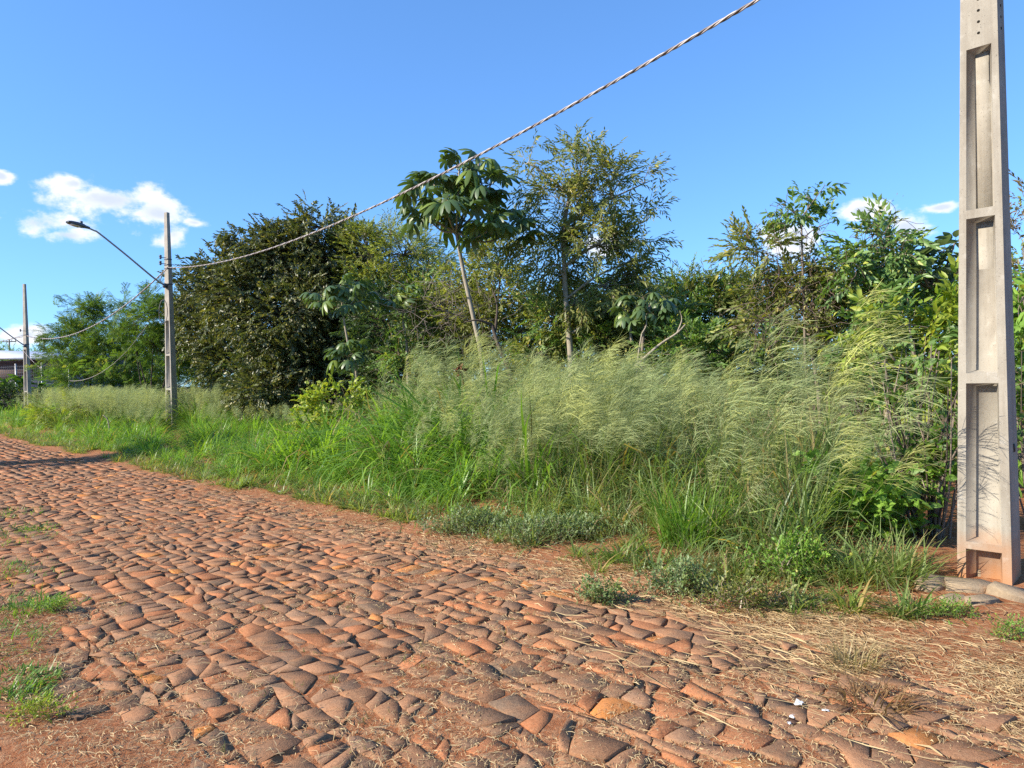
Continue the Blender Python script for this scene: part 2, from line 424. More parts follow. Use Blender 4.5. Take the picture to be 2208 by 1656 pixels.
PAL = {'fern': ((.075, .145, .026), (.155, .245, .045), (.22, .26, .05), .06, (.15, .11, .07)),'olivedark': ((.060, .092, .026), (.125, .155, .045), (.22, .20, .06), .08, (.20, .15, .11)),  # two base colours, odd leaf, its share, twig
    'dark':  ((.045, .070, .022), (.150, .165, .052), (.28, .25, .07), .10, (.15, .11, .08)),
    'darky':  ((0.053, 0.080, 0.026), (0.162, 0.182, 0.055), (0.308, 0.277, 0.076), .10, (0.185, 0.131, 0.092)),
    'darkx':  ((0.040, 0.073, 0.022), (0.110, 0.141, 0.040), (0.218, 0.218, 0.046), .05, (0.164, 0.119, 0.082)),
    'deep':  ((0.032, 0.068, 0.024), (0.080, 0.132, 0.041), (0.180, 0.201, 0.051), .03, (0.141, 0.100, 0.080)),
    'olive': ((0.111, 0.153, 0.039), (0.270, 0.285, 0.074), (0.420, 0.369, 0.099), .06, (0.369, 0.270, 0.197)),
    'yellow': ((0.166, 0.231, 0.042), (0.378, 0.413, 0.083), (0.420, 0.420, 0.095), .06, (0.378, 0.283, 0.190)),
    'mid':   ((0.080, 0.161, 0.039), (0.185, 0.294, 0.065), (0.369, 0.393, 0.074), .05, (0.319, 0.247, 0.173)),
    'bright': ((0.116, 0.243, 0.037), (0.262, 0.419, 0.063), (0.419, 0.420, 0.084), .05, (0.271, 0.210, 0.127)),
    'lime':  ((0.179, 0.304, 0.037), (0.398, 0.420, 0.063), (0.420, 0.420, 0.063), .05, (0.314, 0.230, 0.127)),
    'brown': ((0.156, 0.119, 0.055), (0.309, 0.236, 0.110), (0.400, 0.273, 0.110), .2, (0.291, 0.211, 0.156)),
    'grey':  ((.13, .20, .075), (.25, .33, .13), (.32, .34, .16), .06, (.2, .17, .1)),
    'greyx':  ((0.137, 0.183, 0.101), (0.246, 0.301, 0.164), (0.364, 0.346, 0.200), .06, (0.273, 0.218, 0.146)),
    'vine':  ((0.183, 0.137, 0.101), (0.291, 0.218, 0.156), (0.128, 0.164, 0.055), .15, (0.309, 0.228, 0.164)),
}

def spray(acc, sp, pal, P, Dr, S, rng, roll=.6):
    n = len(P)
    if n == 0: return
    X = Dr / (np.linalg.norm(Dr, axis=1, keepdims=True) + 1e-9)
    up = np.array([0, 0, 1.]) + rng.normal(0, .25, (n, 3))
    Z = up - X * np.sum(up * X, 1, keepdims=True); Z /= np.linalg.norm(Z, axis=1, keepdims=True) + 1e-9
    Y = np.cross(Z, X); ro = rng.normal(0, roll, n)[:, None]
    Y2 = np.cos(ro) * Y + np.sin(ro) * Z; Z2 = -np.sin(ro) * Y + np.cos(ro) * Z
    R = np.stack([X, Y2, Z2], 2) * np.asarray(S).reshape(-1, 1, 1)
    c1, c2, c3, sh, cw = [np.array(v) if not isinstance(v, float) else v for v in PAL[pal]]
    ti = rng.integers(0, len(SP[sp]), n); sr = rng.uniform(0, 1, n)
    for t in range(len(SP[sp])):
        q = np.where(ti == t)[0]
        if len(q) == 0: continue
        V, F, lr = SP[sp][t]
        VV = np.einsum('nij,vj->nvi', R[q], V) + P[q][:, None]
        mixf = np.clip(.45 * lr[None] + .55 * sr[q][:, None], 0, 1)[..., None]
        C = c1 * (1 - mixf) + c2 * mixf
        odd = ((lr[None] * 7.13 + sr[q][:, None] * 3.7) % 1.0 < sh)[..., None]
        C = np.where(odd, c3, C); C = np.where((lr < 0)[None, :, None], cw, C)
        FF = (F[None] + (np.arange(len(q)) * len(V))[:, None, None]).reshape(-1, 3)
        acc.add(VV.reshape(-1, 3), FF, C.reshape(-1, 3))

def lobe_sprigs(rng, C, R, n, per=13, spread=.2, shell=(.45, 1.05), up=.35, zmin=.15):
    k = max(3, int(n / per))
    d = rng.normal(0, 1, (k, 3)); d /= np.linalg.norm(d, axis=1, keepdims=True)
    rr = rng.uniform(shell[0] ** 2, shell[1] ** 2, k) ** .5
    K = C + d * R * rr[:, None]
    w = rng.uniform(.3, 1.7, k); w /= w.sum()
    ci = rng.choice(k, n, p=w)
    P = K[ci] + rng.normal(0, 1, (n, 3)) * R * spread
    out = (P - C) / R
    Dr = out / (np.linalg.norm(out, axis=1, keepdims=True) + 1e-6) * .8 + np.array([0, 0, up]) + rng.normal(0, .45, (n, 3))
    ok = P[:, 2] > zmin
    return P[ok], Dr[ok], K[K[:, 2] > zmin]

def tree(name, label, cat, base_x, Y, lobes, sp, pal, seed, dens=55, trunk_r=.10, trunk=None, mat='leaf', bark='bark', scale=1.0,
         group=None, second=None, shell=(.45, 1.05), spread=.2, up=.35, stems=1, twigs=True, base_dY=0.0, per=13):
    """lobes: (pixel x, pixel y, half width px, half height px, depth offset m[, density factor])"""
    rng = np.random.default_rng(seed)
    b = gpx(base_x, 1000); b = px(base_x, 850, Y + base_dY); b[2] = 0
    root = thing(name, label, cat, b, group)
    Cs = []
    for lb in lobes:
        y_ = Y + lb[4]; C = px(lb[0], lb[1], y_); k = y_ / F_PX
        Rx, Rz = lb[2] * k, lb[3] * k
        Cs.append((C, np.array([Rx, .5 * (Rx + Rz), Rz]), lb[5] if len(lb) > 5 else 1.0))
    wood = Acc(); crown = Acc()
    stem_name = 'trunk' if stems == 1 else 'stem'
    top = max(c[0][2] for c in Cs)
    mean = np.mean([c[0] for c in Cs], 0)
    for s in range(stems):
        if trunk is not None and s == 0:
            T = spline([px(x, y, Y + dy) if y < 5000 else b for (x, y, dy) in trunk], 8)
            T = np.vstack([[T[0][0], T[0][1], -.05], T]) if T[0][2] > .02 else T
        else:
            off = np.array([rng.normal(0, .25), rng.normal(0, .25), 0]) * (s > 0)
            q = Cs[rng.integers(len(Cs))][0] if s else mean
            T = spline([b + off - [0, 0, .05], b * .6 + q * .4 + off + np.append(rng.normal(0, .12, 2), -.25 * q[2] * .4), q * np.array([1, 1, 0]) + [0, 0, max(.55 * top, q[2] * .8)]], 7)
        tr = trunk_r * (1 if s == 0 else .7)
        ta = Acc(); ta.add(*tube(T, np.linspace(tr, tr * .45, len(T)), 7)); ta.obj(stem_name, M[bark], root, smooth=True)
        if s == 0: T0 = T
    for (C, R, df) in Cs:
        j = np.argmin(np.abs(T0[:, 2] - (C[2] - .45 * np.linalg.norm(C[:2] - T0[:, :2].mean(0)) - .3 * R[2])))
        a = T0[j]; midp = .5 * (a + C) + rng.normal(0, .12, 3) * np.linalg.norm(C - a) * .5
        L = spline([a, midp, C], 5); rr = max(.012, trunk_r * .42)
        wood.add(*tube(L, np.linspace(rr, rr * .45, len(L)), 5))
        area = 4 * math.pi * ((R[0] * R[1]) ** 1.6 / 3 + (R[0] * R[2]) ** 1.6 / 3 + (R[1] * R[2]) ** 1.6 / 3) ** (1 / 1.6)
        n = int(area * dens * df)
        if n < 4: n = 4
        P, Dr, K = lobe_sprigs(rng, C, R, n, per=per, shell=shell, spread=spread, up=up)
        S = rng.uniform(.75, 1.25, len(P)) * scale
        if second:
            q = rng.uniform(0, 1, len(P)) < second[2]
            spray(crown, second[0], second[1], P[q], Dr[q], S[q], rng); P, Dr, S = P[~q], Dr[~q], S[~q]
        spray(crown, sp, pal, P, Dr, S, rng)
        if twigs:
            for kc in K:
                mm = .5 * (C + kc) + rng.normal(0, .06, 3) * R.max()
                wood.add(*tube(np.array([C, mm, kc]), [rr * .42, rr * .28, .004], 3, False))
    tag(wood.obj('branches', M[bark], root, smooth=True), kind='stuff')
    tag(crown.obj('crown', M[mat], root), kind='stuff')
    return root

def blades(rng, n, r0, Lr, wd, th=(.05, .5), k=(.4, 1.6), c1=(.05, .12, .02), c2=(.12, .2, .03), dry=.06, rows=5, cdry=(.36, .28, .13), base=None, az=None, fold=0.0):
    L = rng.uniform(*Lr, n); a = rng.uniform(0, 2 * math.pi, n) if az is None else az(n)
    b = np.zeros((n, 3)); rr = r0 * np.sqrt(rng.uniform(0, 1, n)); pa = a + rng.normal(0, .9, n)
    b[:, 0] = rr * np.cos(pa); b[:, 1] = rr * np.sin(pa)
    if base is not None: b = base
    t0 = rng.uniform(*th, n); kk = rng.uniform(*k, n); w = wd * rng.uniform(.6, 1.3, n)
    s = np.linspace(0, 1, rows); V = np.zeros((n, rows, 2, 3)); p = b.copy()
    side = np.stack([-np.sin(a), np.cos(a), np.zeros(n)], 1); tw = rng.normal(0, .5, n)
    for i, t in enumerate(s):
        ang = t0 + kk * t ** 1.4
        if i:
            st = (L / (rows - 1))[:, None]
            p = p + st * np.stack([np.sin(ang) * np.cos(a), np.sin(ang) * np.sin(a), np.cos(ang)], 1)
        hw = (w * .5 * (1 - t ** 2.2) * (.65 + .35 * min(1, t * 4)) + .0004)[:, None]
        sd = side * np.cos(tw * t)[:, None] + np.array([0, 0, 1]) * np.sin(tw * t)[:, None] * .5
        V[:, i, 0] = p + sd * hw; V[:, i, 1] = p - sd * hw
    i0 = (np.arange(n) * rows * 2)[:, None] + (np.arange(rows - 1) * 2)[None]
    F = np.stack([i0, i0 + 1, i0 + 3, i0 + 2], -1).reshape(-1, 4)
    q = rng.uniform(0, 1, (n, 1)); C = np.array(c1) * (1 - q) + np.array(c2) * q
    C = np.where(rng.uniform(0, 1, (n, 1)) < dry, np.array(cdry) * rng.uniform(.6, 1.1, (n, 1)), C)
    return V.reshape(-1, 3), F, np.repeat(C, rows * 2, 0)

def scatter(name, meshes, P, rot, scl, label, cat):
    src = bpy.data.collections.new(name + '_source')
    for i, me in enumerate(meshes): src.objects.link(bpy.data.objects.new(f'{name}_piece_{i}', me))
    me = bpy.data.meshes.new(name); n = len(P)
    me.vertices.add(n); me.vertices.foreach_set('co', np.asarray(P, np.float32).ravel())
    for an, arr in (('rot', rot), ('scl', scl)):
        at = me.attributes.new(an, 'FLOAT_VECTOR', 'POINT'); at.data.foreach_set('vector', np.asarray(arr, np.float32).ravel())
    at = me.attributes.new('pick', 'INT', 'POINT'); at.data.foreach_set('value', np.random.default_rng(n).integers(0, len(meshes), n).astype(np.int32))
    o = link(name, me)
    g = bpy.data.node_groups.new(name, 'GeometryNodeTree')
    g.interface.new_socket('Geometry', in_out='INPUT', socket_type='NodeSocketGeometry'); g.interface.new_socket('Geometry', in_out='OUTPUT', socket_type='NodeSocketGeometry')
    gi, go = g.nodes.new('NodeGroupInput'), g.nodes.new('NodeGroupOutput')
    ci = g.nodes.new('GeometryNodeCollectionInfo'); ci.inputs[0].default_value = src; ci.inputs[1].default_value = True; ci.inputs[2].default_value = True
    ip = g.nodes.new('GeometryNodeInstanceOnPoints'); ip.inputs['Pick Instance'].default_value = True
    def na(nm, ty):
        x = g.nodes.new('GeometryNodeInputNamedAttribute'); x.data_type = ty; x.inputs[0].default_value = nm; return x.outputs[0]
    er = g.nodes.new('FunctionNodeEulerToRotation')
    g.links.new(gi.outputs[0], ip.inputs['Points']); g.links.new(ci.outputs[0], ip.inputs['Instance'])
    g.links.new(na('pick', 'INT'), ip.inputs['Instance Index'])
    g.links.new(na('rot', 'FLOAT_VECTOR'), er.inputs[0]); g.links.new(er.outputs[0], ip.inputs['Rotation'])
    g.links.new(na('scl', 'FLOAT_VECTOR'), ip.inputs['Scale']); g.links.new(ip.outputs[0], go.inputs[0])
    md = o.modifiers.new('scatter', 'NODES'); md.node_group = g
    return tag(o, label, cat, kind='stuff')

# ------------------------------------------------------------------ ground and road
g = Acc(); rs = [0, 3, 6, 10, 16, 25, 40, 70, 130, 260, 600, 1500, 4000]; na_ = 48
V = [[0, 0, 0]]
for r in rs[1:]:
    for k in range(na_): V.append([r * math.cos(2 * math.pi * k / na_), r * math.sin(2 * math.pi * k / na_), 0])
F3 = [[0, 1 + k, 1 + (k + 1) % na_] for k in range(na_)]; F4 = []
for i in range(len(rs) - 2):
    for k in range(na_):
        a = 1 + i * na_ + k; b_ = 1 + i * na_ + (k + 1) % na_
        F4.append([a, a + na_, b_ + na_, b_])
g.add(np.array(V) + [0, 0, -.03], [np.array(F3), np.array(F4)])
tag(g.obj('ground', M['ground']), 'red earth and undergrowth floor reaching to the horizon', 'ground', kind='structure')

def hfill(u, v):
    h = .0275 + .009 * (vnoise(u * 5, v * 5, 3) - .5) + .012 * (vnoise(u * 1.3, v * 1.3, 5) - .45) + .007 * (vnoise(u * 17, v * 17, 8) - .5)
    edge = 4.25 - .55 * np.clip((4.5 - u) / 5, 0, 1)
    h = h + .05 * np.clip((v - edge) / .7, 0, 1) * (.55 + .8 * vnoise(u * 2.2, v * 2.2, 9)) + .10 * np.clip((v - 4.9) / 1.5, 0, 1)
    h = h + .04 * np.clip((1.25 - v + .7 * (vnoise(u * .9, v * .9, 11) - .5)) / .6, 0, 1) * (.4 + .9 * vnoise(u * 2.5, v * 2.5, 12))
    return h
us = np.concatenate([np.arange(-7, 9, .055), np.arange(9, 20, .14), np.arange(20, 90, .8)])
vv = np.concatenate([np.arange(-9, -1, .25), np.arange(-1, 6.6, .065), np.arange(6.6, 12, .5)])
U, Vg = np.meshgrid(us, vv, indexing='ij')
road = Acc(); nu, nv = U.shape
i = (np.arange(nu - 1)[:, None] * nv + np.arange(nv - 1)[None]).ravel()
road.add(W(U.ravel(), Vg.ravel(), hfill(U, Vg).ravel()), np.stack([i, i + nv, i + nv + 1, i + 1], -1))
road_o = tag(road.obj('road', M['soil'], smooth=True), 'red dirt street bed between and beside the paving stones', 'road', kind='structure')

rs_ = np.random.default_rng(7)
STC = [((.215, .128, .078), .42), ((.275, .146, .080), .29), ((.345, .138, .062), .18), ((.155, .104, .068), .08), ((.46, .18, .05), .03)]
stones = []      # (V, F list, colour, size in view)
def paving(ua, ub, k_, far):
    v0 = -4.8; row = 0
    def bnd(u, r): return .07 * (vnoise(u * 1.9, r * 7.7, 21) - .5) + .10 * (vnoise(u * .45, r * .6, 22) - .5) + .05 * (vnoise(u * 5.3, r * 5.1, 23) - .5)
    while v0 < 5.1:
        wr = rs_.uniform(.13, .215) * k_; u0 = ua + rs_.uniform(0, .25); sl0 = rs_.normal(0, .045) * k_; ca, cd = rs_.normal(0, .012, 2)
        while u0 < ub:
            ln = (rs_.uniform(.12, .24) if rs_.uniform() < .6 else rs_.uniform(.2, .36)) * k_; u1 = u0 + ln
            sl1 = rs_.normal(0, .05) * k_; cb, cc = rs_.normal(0, .014, 2)
            A = [u0 - sl0, v0 + bnd(u0 - sl0, row) + ca]; B = [u1 - sl1, v0 + bnd(u1 - sl1, row) + cb]
            C = [u1 + sl1, v0 + wr + bnd(u1 + sl1, row + 1) + cc]; E = [u0 + sl0, v0 + wr + bnd(u0 + sl0, row + 1) + cd]
            u0, sl0, ca, cd = u1, sl1, cb, cc
            Q = np.array([A, B, C, E]); c = Q.mean(0); cw = W(c[0], c[1], 0)
            if cw[1] < 1.2 or abs(cw[0]) > 1.15 * cw[1] + 1.5: continue
            if c[1] > 4.85 + .3 * (vnoise(c[0] * 1.1, 3, 33) - .5): continue
            polys = [Q]
            z = rs_.uniform()
            if ln > .2 * k_ and z < .16:      # split into two wedges
                t = rs_.uniform(.35, .65); m1 = Q[0] * (1 - t) + Q[1] * t; t = rs_.uniform(.3, .7); m2 = Q[3] * (1 - t) + Q[2] * t
                polys = [np.array([Q[0], m1, m2, Q[3]]), np.array([m1, Q[1], Q[2], m2])]
            elif z > .74:                      # one corner broken off
                j = rs_.integers(4); p, q, r = Q[j], Q[(j + 1) % 4], Q[j - 1]; f1, f2 = rs_.uniform(.15, .45, 2)
                polys = [np.insert(np.delete(Q, j, 0), j, [p * (1 - f2) + r * f2, p * (1 - f1) + q * f1], 0)]
            for Q in polys:
                c = Q.mean(0); m = len(Q); ext = np.ptp(Q, axis=0)
                e = np.linalg.norm(Q - c, axis=1, keepdims=True); g_ = (.0025 if rs_.uniform() < .7 else .008) + abs(rs_.normal(0, .0025))
                Q = c + (Q - c) * np.clip(1 - g_ / (e * .7), .6, 1)
                zt = .037 + rs_.normal(0, .0045) + .010 * (vnoise(c[0] * .8, c[1] * .8, 40) - .5); sl = rs_.normal(0, .042, 2)
                zf = lambda q: zt + (q - c) @ sl
                jn = np.arange(m); jp = (jn + 1) % m
                if far:
                    Vs = np.vstack([np.column_stack([Q, zf(Q)]), np.column_stack([c + (Q - c) * 1.03, np.full(m, -.02)])]); Fs = [jn[None], np.stack([m + jn, m + jp, jp, jn], 1)]
                else:
                    R6 = []                    # rough the outline: a point in every long edge
                    for j in range(m):
                        p, q = Q[j], Q[(j + 1) % m]; R6.append(p)
                        if np.linalg.norm(q - p) > .085: R6.append(p + (q - p) * rs_.uniform(.35, .65) + rs_.normal(0, .0045, 2))
                    Q = np.array(R6); m = len(Q); jn = np.arange(m); jp = (jn + 1) % m
                    inn = c + (Q - c) * rs_.uniform(.955, .992, (m, 1))
                    top = np.column_stack([inn, zf(inn) + rs_.normal(0, .0016, m)]); mid = np.column_stack([Q, zf(Q) - .001 - np.abs(rs_.normal(0, .0025, m))])
                    bot = np.column_stack([c + (Q - c) * 1.01 + rs_.normal(0, .003, Q.shape), np.full(m, -.03)])
                    Vs = np.vstack([top, mid, bot, [[c[0] + rs_.normal(0, .02), c[1] + rs_.normal(0, .015), zt + rs_.normal(.0, .0025)]]])
                    Fs = [np.stack([jn, jp, np.full(m, 3 * m)], 1), np.concatenate([np.stack([m + jn, m + jp, jp, jn], 1), np.stack([2 * m + jn, 2 * m + jp, m + jp, m + jn], 1)])]
                Fs = [f[:, ::-1] for f in Fs]
                Vs = W(Vs[:, 0], Vs[:, 1], Vs[:, 2])
                col = np.array(STC[rs_.choice(5, p=[p_ for _, p_ in STC])][0]) * rs_.uniform(.8, 1.2)
                pxx, pyy, dd = project(np.array([cw[0], cw[1], .03]))
                area = ext[0] * ext[1] * 1.6 / dd ** 3 if (0 < pxx < 2208 and pyy < 1690) else 0
                if c[1] > 4.3 or c[1] < .9: area *= .3
                stones.append((Vs, Fs, col, area))
        v0 += wr; row += 1
paving(-4.5, 15.0, .70, False)
paving(15.0, 62.0, 1.0, True)
order = np.argsort([-s[3] for s in stones])
rest = Acc()
for rank, si in enumerate(order):
    Vs, Fs, col, ar = stones[si]
    if rank < 300 and ar > 0:
        a = Acc(); a.add(Vs, Fs, col); a.obj('paving_stone', M['stone'], road_o)
    else: rest.add(Vs, Fs, col)
tag(rest.obj('paving_stones', M['stone'], road_o), kind='stuff')

# ------------------------------------------------------------------ utility poles
OPEN = [(-.25, .34), (.39, 1.50), (1.57, 2.65), (2.71, 3.83)]
FACE = np.append(-N, 0)            # recessed face looks at the street
def pole_mesh(P, H, mat, yaw_dir, lean=(0, 0)):
    n3 = np.append(yaw_dir, 0); r3 = np.array([-n3[1], n3[0], 0])     # r3 to the right when facing the recess
    fw = lambda h: .335 - .0275 * max(h, 0); fd = lambda h: .255 - .0195 * max(h, 0)
    hs_ = sorted(set([-.6, H, 5.2] + [v for o_ in OPEN for v in o_]))
    hs_ = [h for h in hs_ if h <= H]
    a = Acc()
    def pt(x, y, h):
        return P + r3 * x + n3 * y + np.array([lean[0] * h, lean[1] * h, h])
    for sgn in (1, -1):
        for i in range(len(hs_) - 1):
            h0, h1 = hs_[i], hs_[i + 1]
            cols = []
            for h in (h0, h1):
                w2 = fw(h) / 2; f = .052 * fw(h) / .335 + .004
                cols.append([-w2, -w2 + f, w2 - f, w2])
            op = any(abs(h0 - o_[0]) < 1e-6 and abs(h1 - o_[1]) < 1e-6 for o_ in OPEN)
            for c in range(3):
                if c == 1 and op:
                    dep = .105; ins = .036
                    o4 = [pt(sgn * cols[0][1], sgn * fd(h0) / 2, h0), pt(sgn * cols[0][2], sgn * fd(h0) / 2, h0), pt(sgn * cols[1][2], sgn * fd(h1) / 2, h1), pt(sgn * cols[1][1], sgn * fd(h1) / 2, h1)]
                    hb0, hb1 = h0 + .022, h1 - .022
                    i4 = [pt(sgn * (cols[0][1] + ins), sgn * (fd(h0) / 2 - dep), hb0), pt(sgn * (cols[0][2] - ins), sgn * (fd(h0) / 2 - dep), hb0),
                          pt(sgn * (cols[1][2] - ins), sgn * (fd(h1) / 2 - dep), hb1), pt(sgn * (cols[1][1] + ins), sgn * (fd(h1) / 2 - dep), hb1)]
                    a.add(o4 + i4, np.array([[0, 1, 5, 4], [1, 2, 6, 5], [2, 3, 7, 6], [3, 0, 4, 7], [4, 5, 6, 7]]))
                else:
                    a.add([pt(sgn * cols[0][c], sgn * fd(h0) / 2, h0), pt(sgn * cols[0][c + 1], sgn * fd(h0) / 2, h0), pt(sgn * cols[1][c + 1], sgn * fd(h1) / 2, h1), pt(sgn * cols[1][c], sgn * fd(h1) / 2, h1)], np.array([[0, 1, 2, 3]]))
    for sgn in (1, -1):
        for i in range(len(hs_) - 1):
            h0, h1 = hs_[i], hs_[i + 1]
            a.add([pt(sgn * fw(h0) / 2, sgn * fd(h0) / 2, h0), pt(sgn * fw(h0) / 2, -sgn * fd(h0) / 2, h0), pt(sgn * fw(h1) / 2, -sgn * fd(h1) / 2, h1), pt(sgn * fw(h1) / 2, sgn * fd(h1) / 2, h1)], np.array([[0, 1, 2, 3]]))
    w2, d2 = fw(H) / 2, fd(H) / 2
    a.add([pt(-w2, -d2, H), pt(w2, -d2, H), pt(w2, d2, H), pt(-w2, d2, H)], np.array([[0, 1, 2, 3]]))
    return a, pt, fw, fd, r3, n3

def utility_pole(x, y, Y, H, label, mat, holes, lean, yaw=0.0, back=False):
    P = px(x, y, Y); P[2] = 0
    root = thing('utility_pole', label, 'utility pole', P, 'concrete utility poles along the street')
    yd = (rotz(yaw) @ FACE)[:2]
    a, pt, fw, fd, r3, n3 = pole_mesh(P, H, M[mat], yd, lean)
    sh = a.obj('shaft', M[mat], root)
    if holes:
        hm = None
        for h in list(np.arange(3.925, H - .1, .078)):
            for (c, nn, rr) in ((pt(0, fd(h) / 2 + .0015, h), n3, r3), (pt(fw(h) / 2 + .0015, 0, h + .02), r3, -n3)):
                b = Acc(); ang = np.arange(8) * math.pi / 4; up = np.array([0, 0, 1.])
                ring = lambda q, z: np.array([c + nn * z + (rr * math.cos(t) + up * math.sin(t)) * q for t in ang])
                b.add(np.vstack([ring(.0085, .0008), ring(.0115, -.003)]), [np.arange(8)[None], np.array([[8 + j, 8 + (j + 1) % 8, (j + 1) % 8, j] for j in range(8)])])
                b.obj('bolt_hole', M['hole'], sh, origin=P)
    return root, sh, P, pt, fw, fd, r3, n3

pole1 = utility_pole(2133, 1285, 5.15, 7.5, 'tall pale concrete pole with recessed panels and orange dirt at its foot', 'concrete', True, (.006, 0))
pole2 = utility_pole(372, 945, 24.6, 7.45, 'grey concrete pole carrying a street lamp beside the dark glossy tree', 'old_concrete', False, (0, 0), .35)
pole3 = utility_pole(62, 925, 40.0, 7.4, 'farther grey concrete pole beside the feathery thicket and the house', 'old_concrete', False, (-.004, 0), .5)

# plate on the near pole
root, sh, P1, pt, fw, fd, r3, n3 = pole1
b = Acc(); c = pt(fw(1.05) / 2 + .004, -.02, 1.05)
Rm = np.stack([n3, r3, [0, 0, 1]], 1)
b.add(*box(c, (.028, .006, .055), Rm)); b.obj('identification_plate', M['plate'], root)
ROOT1 = root

def cable(A, B, sag, label, r_st=.012, r_h=.0125, pitch=.40, mats=('alu', 'black_wire', 'grey_wire'), step=.05, sides=5):
    L = np.linalg.norm(B - A); n = int(L / step); t = np.linspace(0, 1, n)
    C = A[None] * (1 - t)[:, None] + B[None] * t[:, None]; C[:, 2] -= 4 * sag * t * (1 - t)
    T = np.gradient(C, axis=0); T /= np.linalg.norm(T, axis=1, keepdims=True)
    S_ = np.cross(T, [0, 0, 1]); S_ /= np.linalg.norm(S_, axis=1, keepdims=True); U_ = np.cross(S_, T)
    root = thing('overhead_cable', label, 'cable', A, 'overhead cables')
    for k, mm in enumerate(mats):
        ph = 2 * math.pi * (t * L / pitch + k / len(mats))
        path = C + r_h * (np.cos(ph)[:, None] * S_ + np.sin(ph)[:, None] * U_) if len(mats) > 1 else C
        a = Acc(); a.add(*tube(path, r_st, sides)); a.obj('strand', M[mm], root, smooth=True)
    return root

HC = 5.72
A1 = pole1[2] + np.array([-.20, -.06, 4.95]); A2 = px(362, 577, 24.45); A3 = px(58, 724, 39.9)
cable(A1, A2, .70, 'twisted multi strand cable rising from lamp pole to the tall pale pole', .0088, .0098, .42)
cable(A2, A3, .95, 'twisted cable sagging between the lamp pole and the farther pole', .0135, .014, .42, step=.1)
cable(A3, px(-420, 760, 58), .6, 'twisted cable running on from the farther pole past the house', .0135, .014, .42, step=.2)
cable(px(47, 752, 39.6), px(318, 700, 31), 2.05, 'slack thin wire hanging low in front of feathery thicket', .011, 0, 1, ('grey_wire',), step=.3)
cable(px(-160, 735, 60), px(52, 722, 39.9), .5, 'thin service wire reaching the farther pole from the house side', .011, 0, 1, ('black_wire',), step=.4)

def lamp(poledata, Y, pts, hx, label_dir, head=True):
    root = poledata[0]; P = poledata[2]
    path = spline([px(x, y, Y + dy) for (x, y, dy) in pts], 8)
    a = Acc(); a.add(*tube(path, np.linspace(.032, .026, len(path)), 8)); arm = a.obj('lamp_arm', M['steel'], root, smooth=True)
    a = Acc(); a.add(*box(path[0], (.10, .16, .14))); a.obj('mounting_bracket', M['dark_steel'], arm, origin=P)
    if head:
        e = path[-1]; d = path[-1] - path[-2]; d[2] *= .55; d /= np.linalg.norm(d)
        y_ = np.cross([0, 0, 1], d); y_ /= np.linalg.norm(y_); z_ = np.cross(d, y_)
        a = Acc()
        prof = [(-.10, .035, .035), (.02, .05, .045), (.10, .10, .06), (.30, .14, .06), (.48, .13, .045), (.56, .09, .025)]
        Vh = []
        for (x, hw, hh) in prof:
            for (sy, sz) in ((-1, -.7), (1, -.7), (1, .3), (.7, 1), (-.7, 1), (-1, .3)): Vh.append(e + d * x + y_ * hw * sy + z_ * hh * sz)
        Fh = [[i * 6 + j, i * 6 + (j + 1) % 6, (i + 1) * 6 + (j + 1) % 6, (i + 1) * 6 + j] for i in range(5) for j in range(6)]
        a.add(Vh, [np.array(Fh), np.array([[0, 1, 2, 3, 4, 5], [35, 34, 33, 32, 31, 30]])])
        h = a.obj('lamp_head', M['dark_steel'], root, smooth=False)
        a = Acc(); a.add(*tube([e + d * .16 + z_ * .05, e + d * .16 + z_ * .14], [.045, .04], 8)); a.obj('photocell', M['dark_steel'], h, origin=P)
        Rm = np.stack([d, y_, z_], 1)
        a = Acc(); a.add(*box(e + d * .33 - z_ * .052, (.28, .2, .02), Rm)); a.obj('lens', M['glass'], h, origin=P)

lamp(pole2, 24.45, [(356, 616, 0), (330, 598, -.3), (270, 548, -1.0), (215, 504, -1.6), (203, 497, -1.75), (186, 490, -1.95)], None, None)
lamp(pole3, 39.8, [(54, 746, 0), (20, 722, -.5), (-40, 676, -1.3), (-100, 632, -2.1), (-112, 627, -2.3), (-130, 622, -2.5)], None, None)

def hardware(pd, Y, x0, ys, sgn=-1):
    root = pd[0]; P = pd[2]
    for (y, kind) in ys:
        c = px(x0, y, Y)
        if kind == 'band':
            a = Acc(); h = c[2]; f, w = pd[5](h), pd[4](h)
            cc = pd[3](0, 0, h); Rm = np.stack([pd[6], pd[7], [0, 0, 1]], 1)
            a.add(*box(cc, (w + .02, f + .02, .035), Rm)); a.obj('clamp_band', M['dark_steel'], root)
        else:
            a = Acc(); e = px(x0 - 12, y - 1, Y - .1)
            a.add(*tube([c, e], .012, 6)); arm = a.obj('insulator_bracket', M['dark_steel'], root)
            a = Acc(); a.add(*tube([e + [0, 0, z] for z in (-.06, -.03, -.03, .0, .0, .03, .03, .08)], [.02, .02, .05, .05, .025, .025, .05, .035], 8)); a.obj('insulator', M['dark_steel'], arm, origin=P)
hardware(pole2, 24.45, 358, [(556, 'ins'), (569, 'ins'), (558, 'band'), (570, 'band'), (578, 'band'), (612, 'band')])
hardware(pole3, 39.85, 56, [(714, 'ins'), (722, 'band'), (742, 'band')])
a = Acc(); a.add(*tube([pole1[3](0, .05, 4.95), A1], .012, 6)); a.obj('eye_bolt', M['dark_steel'], pole1[0])

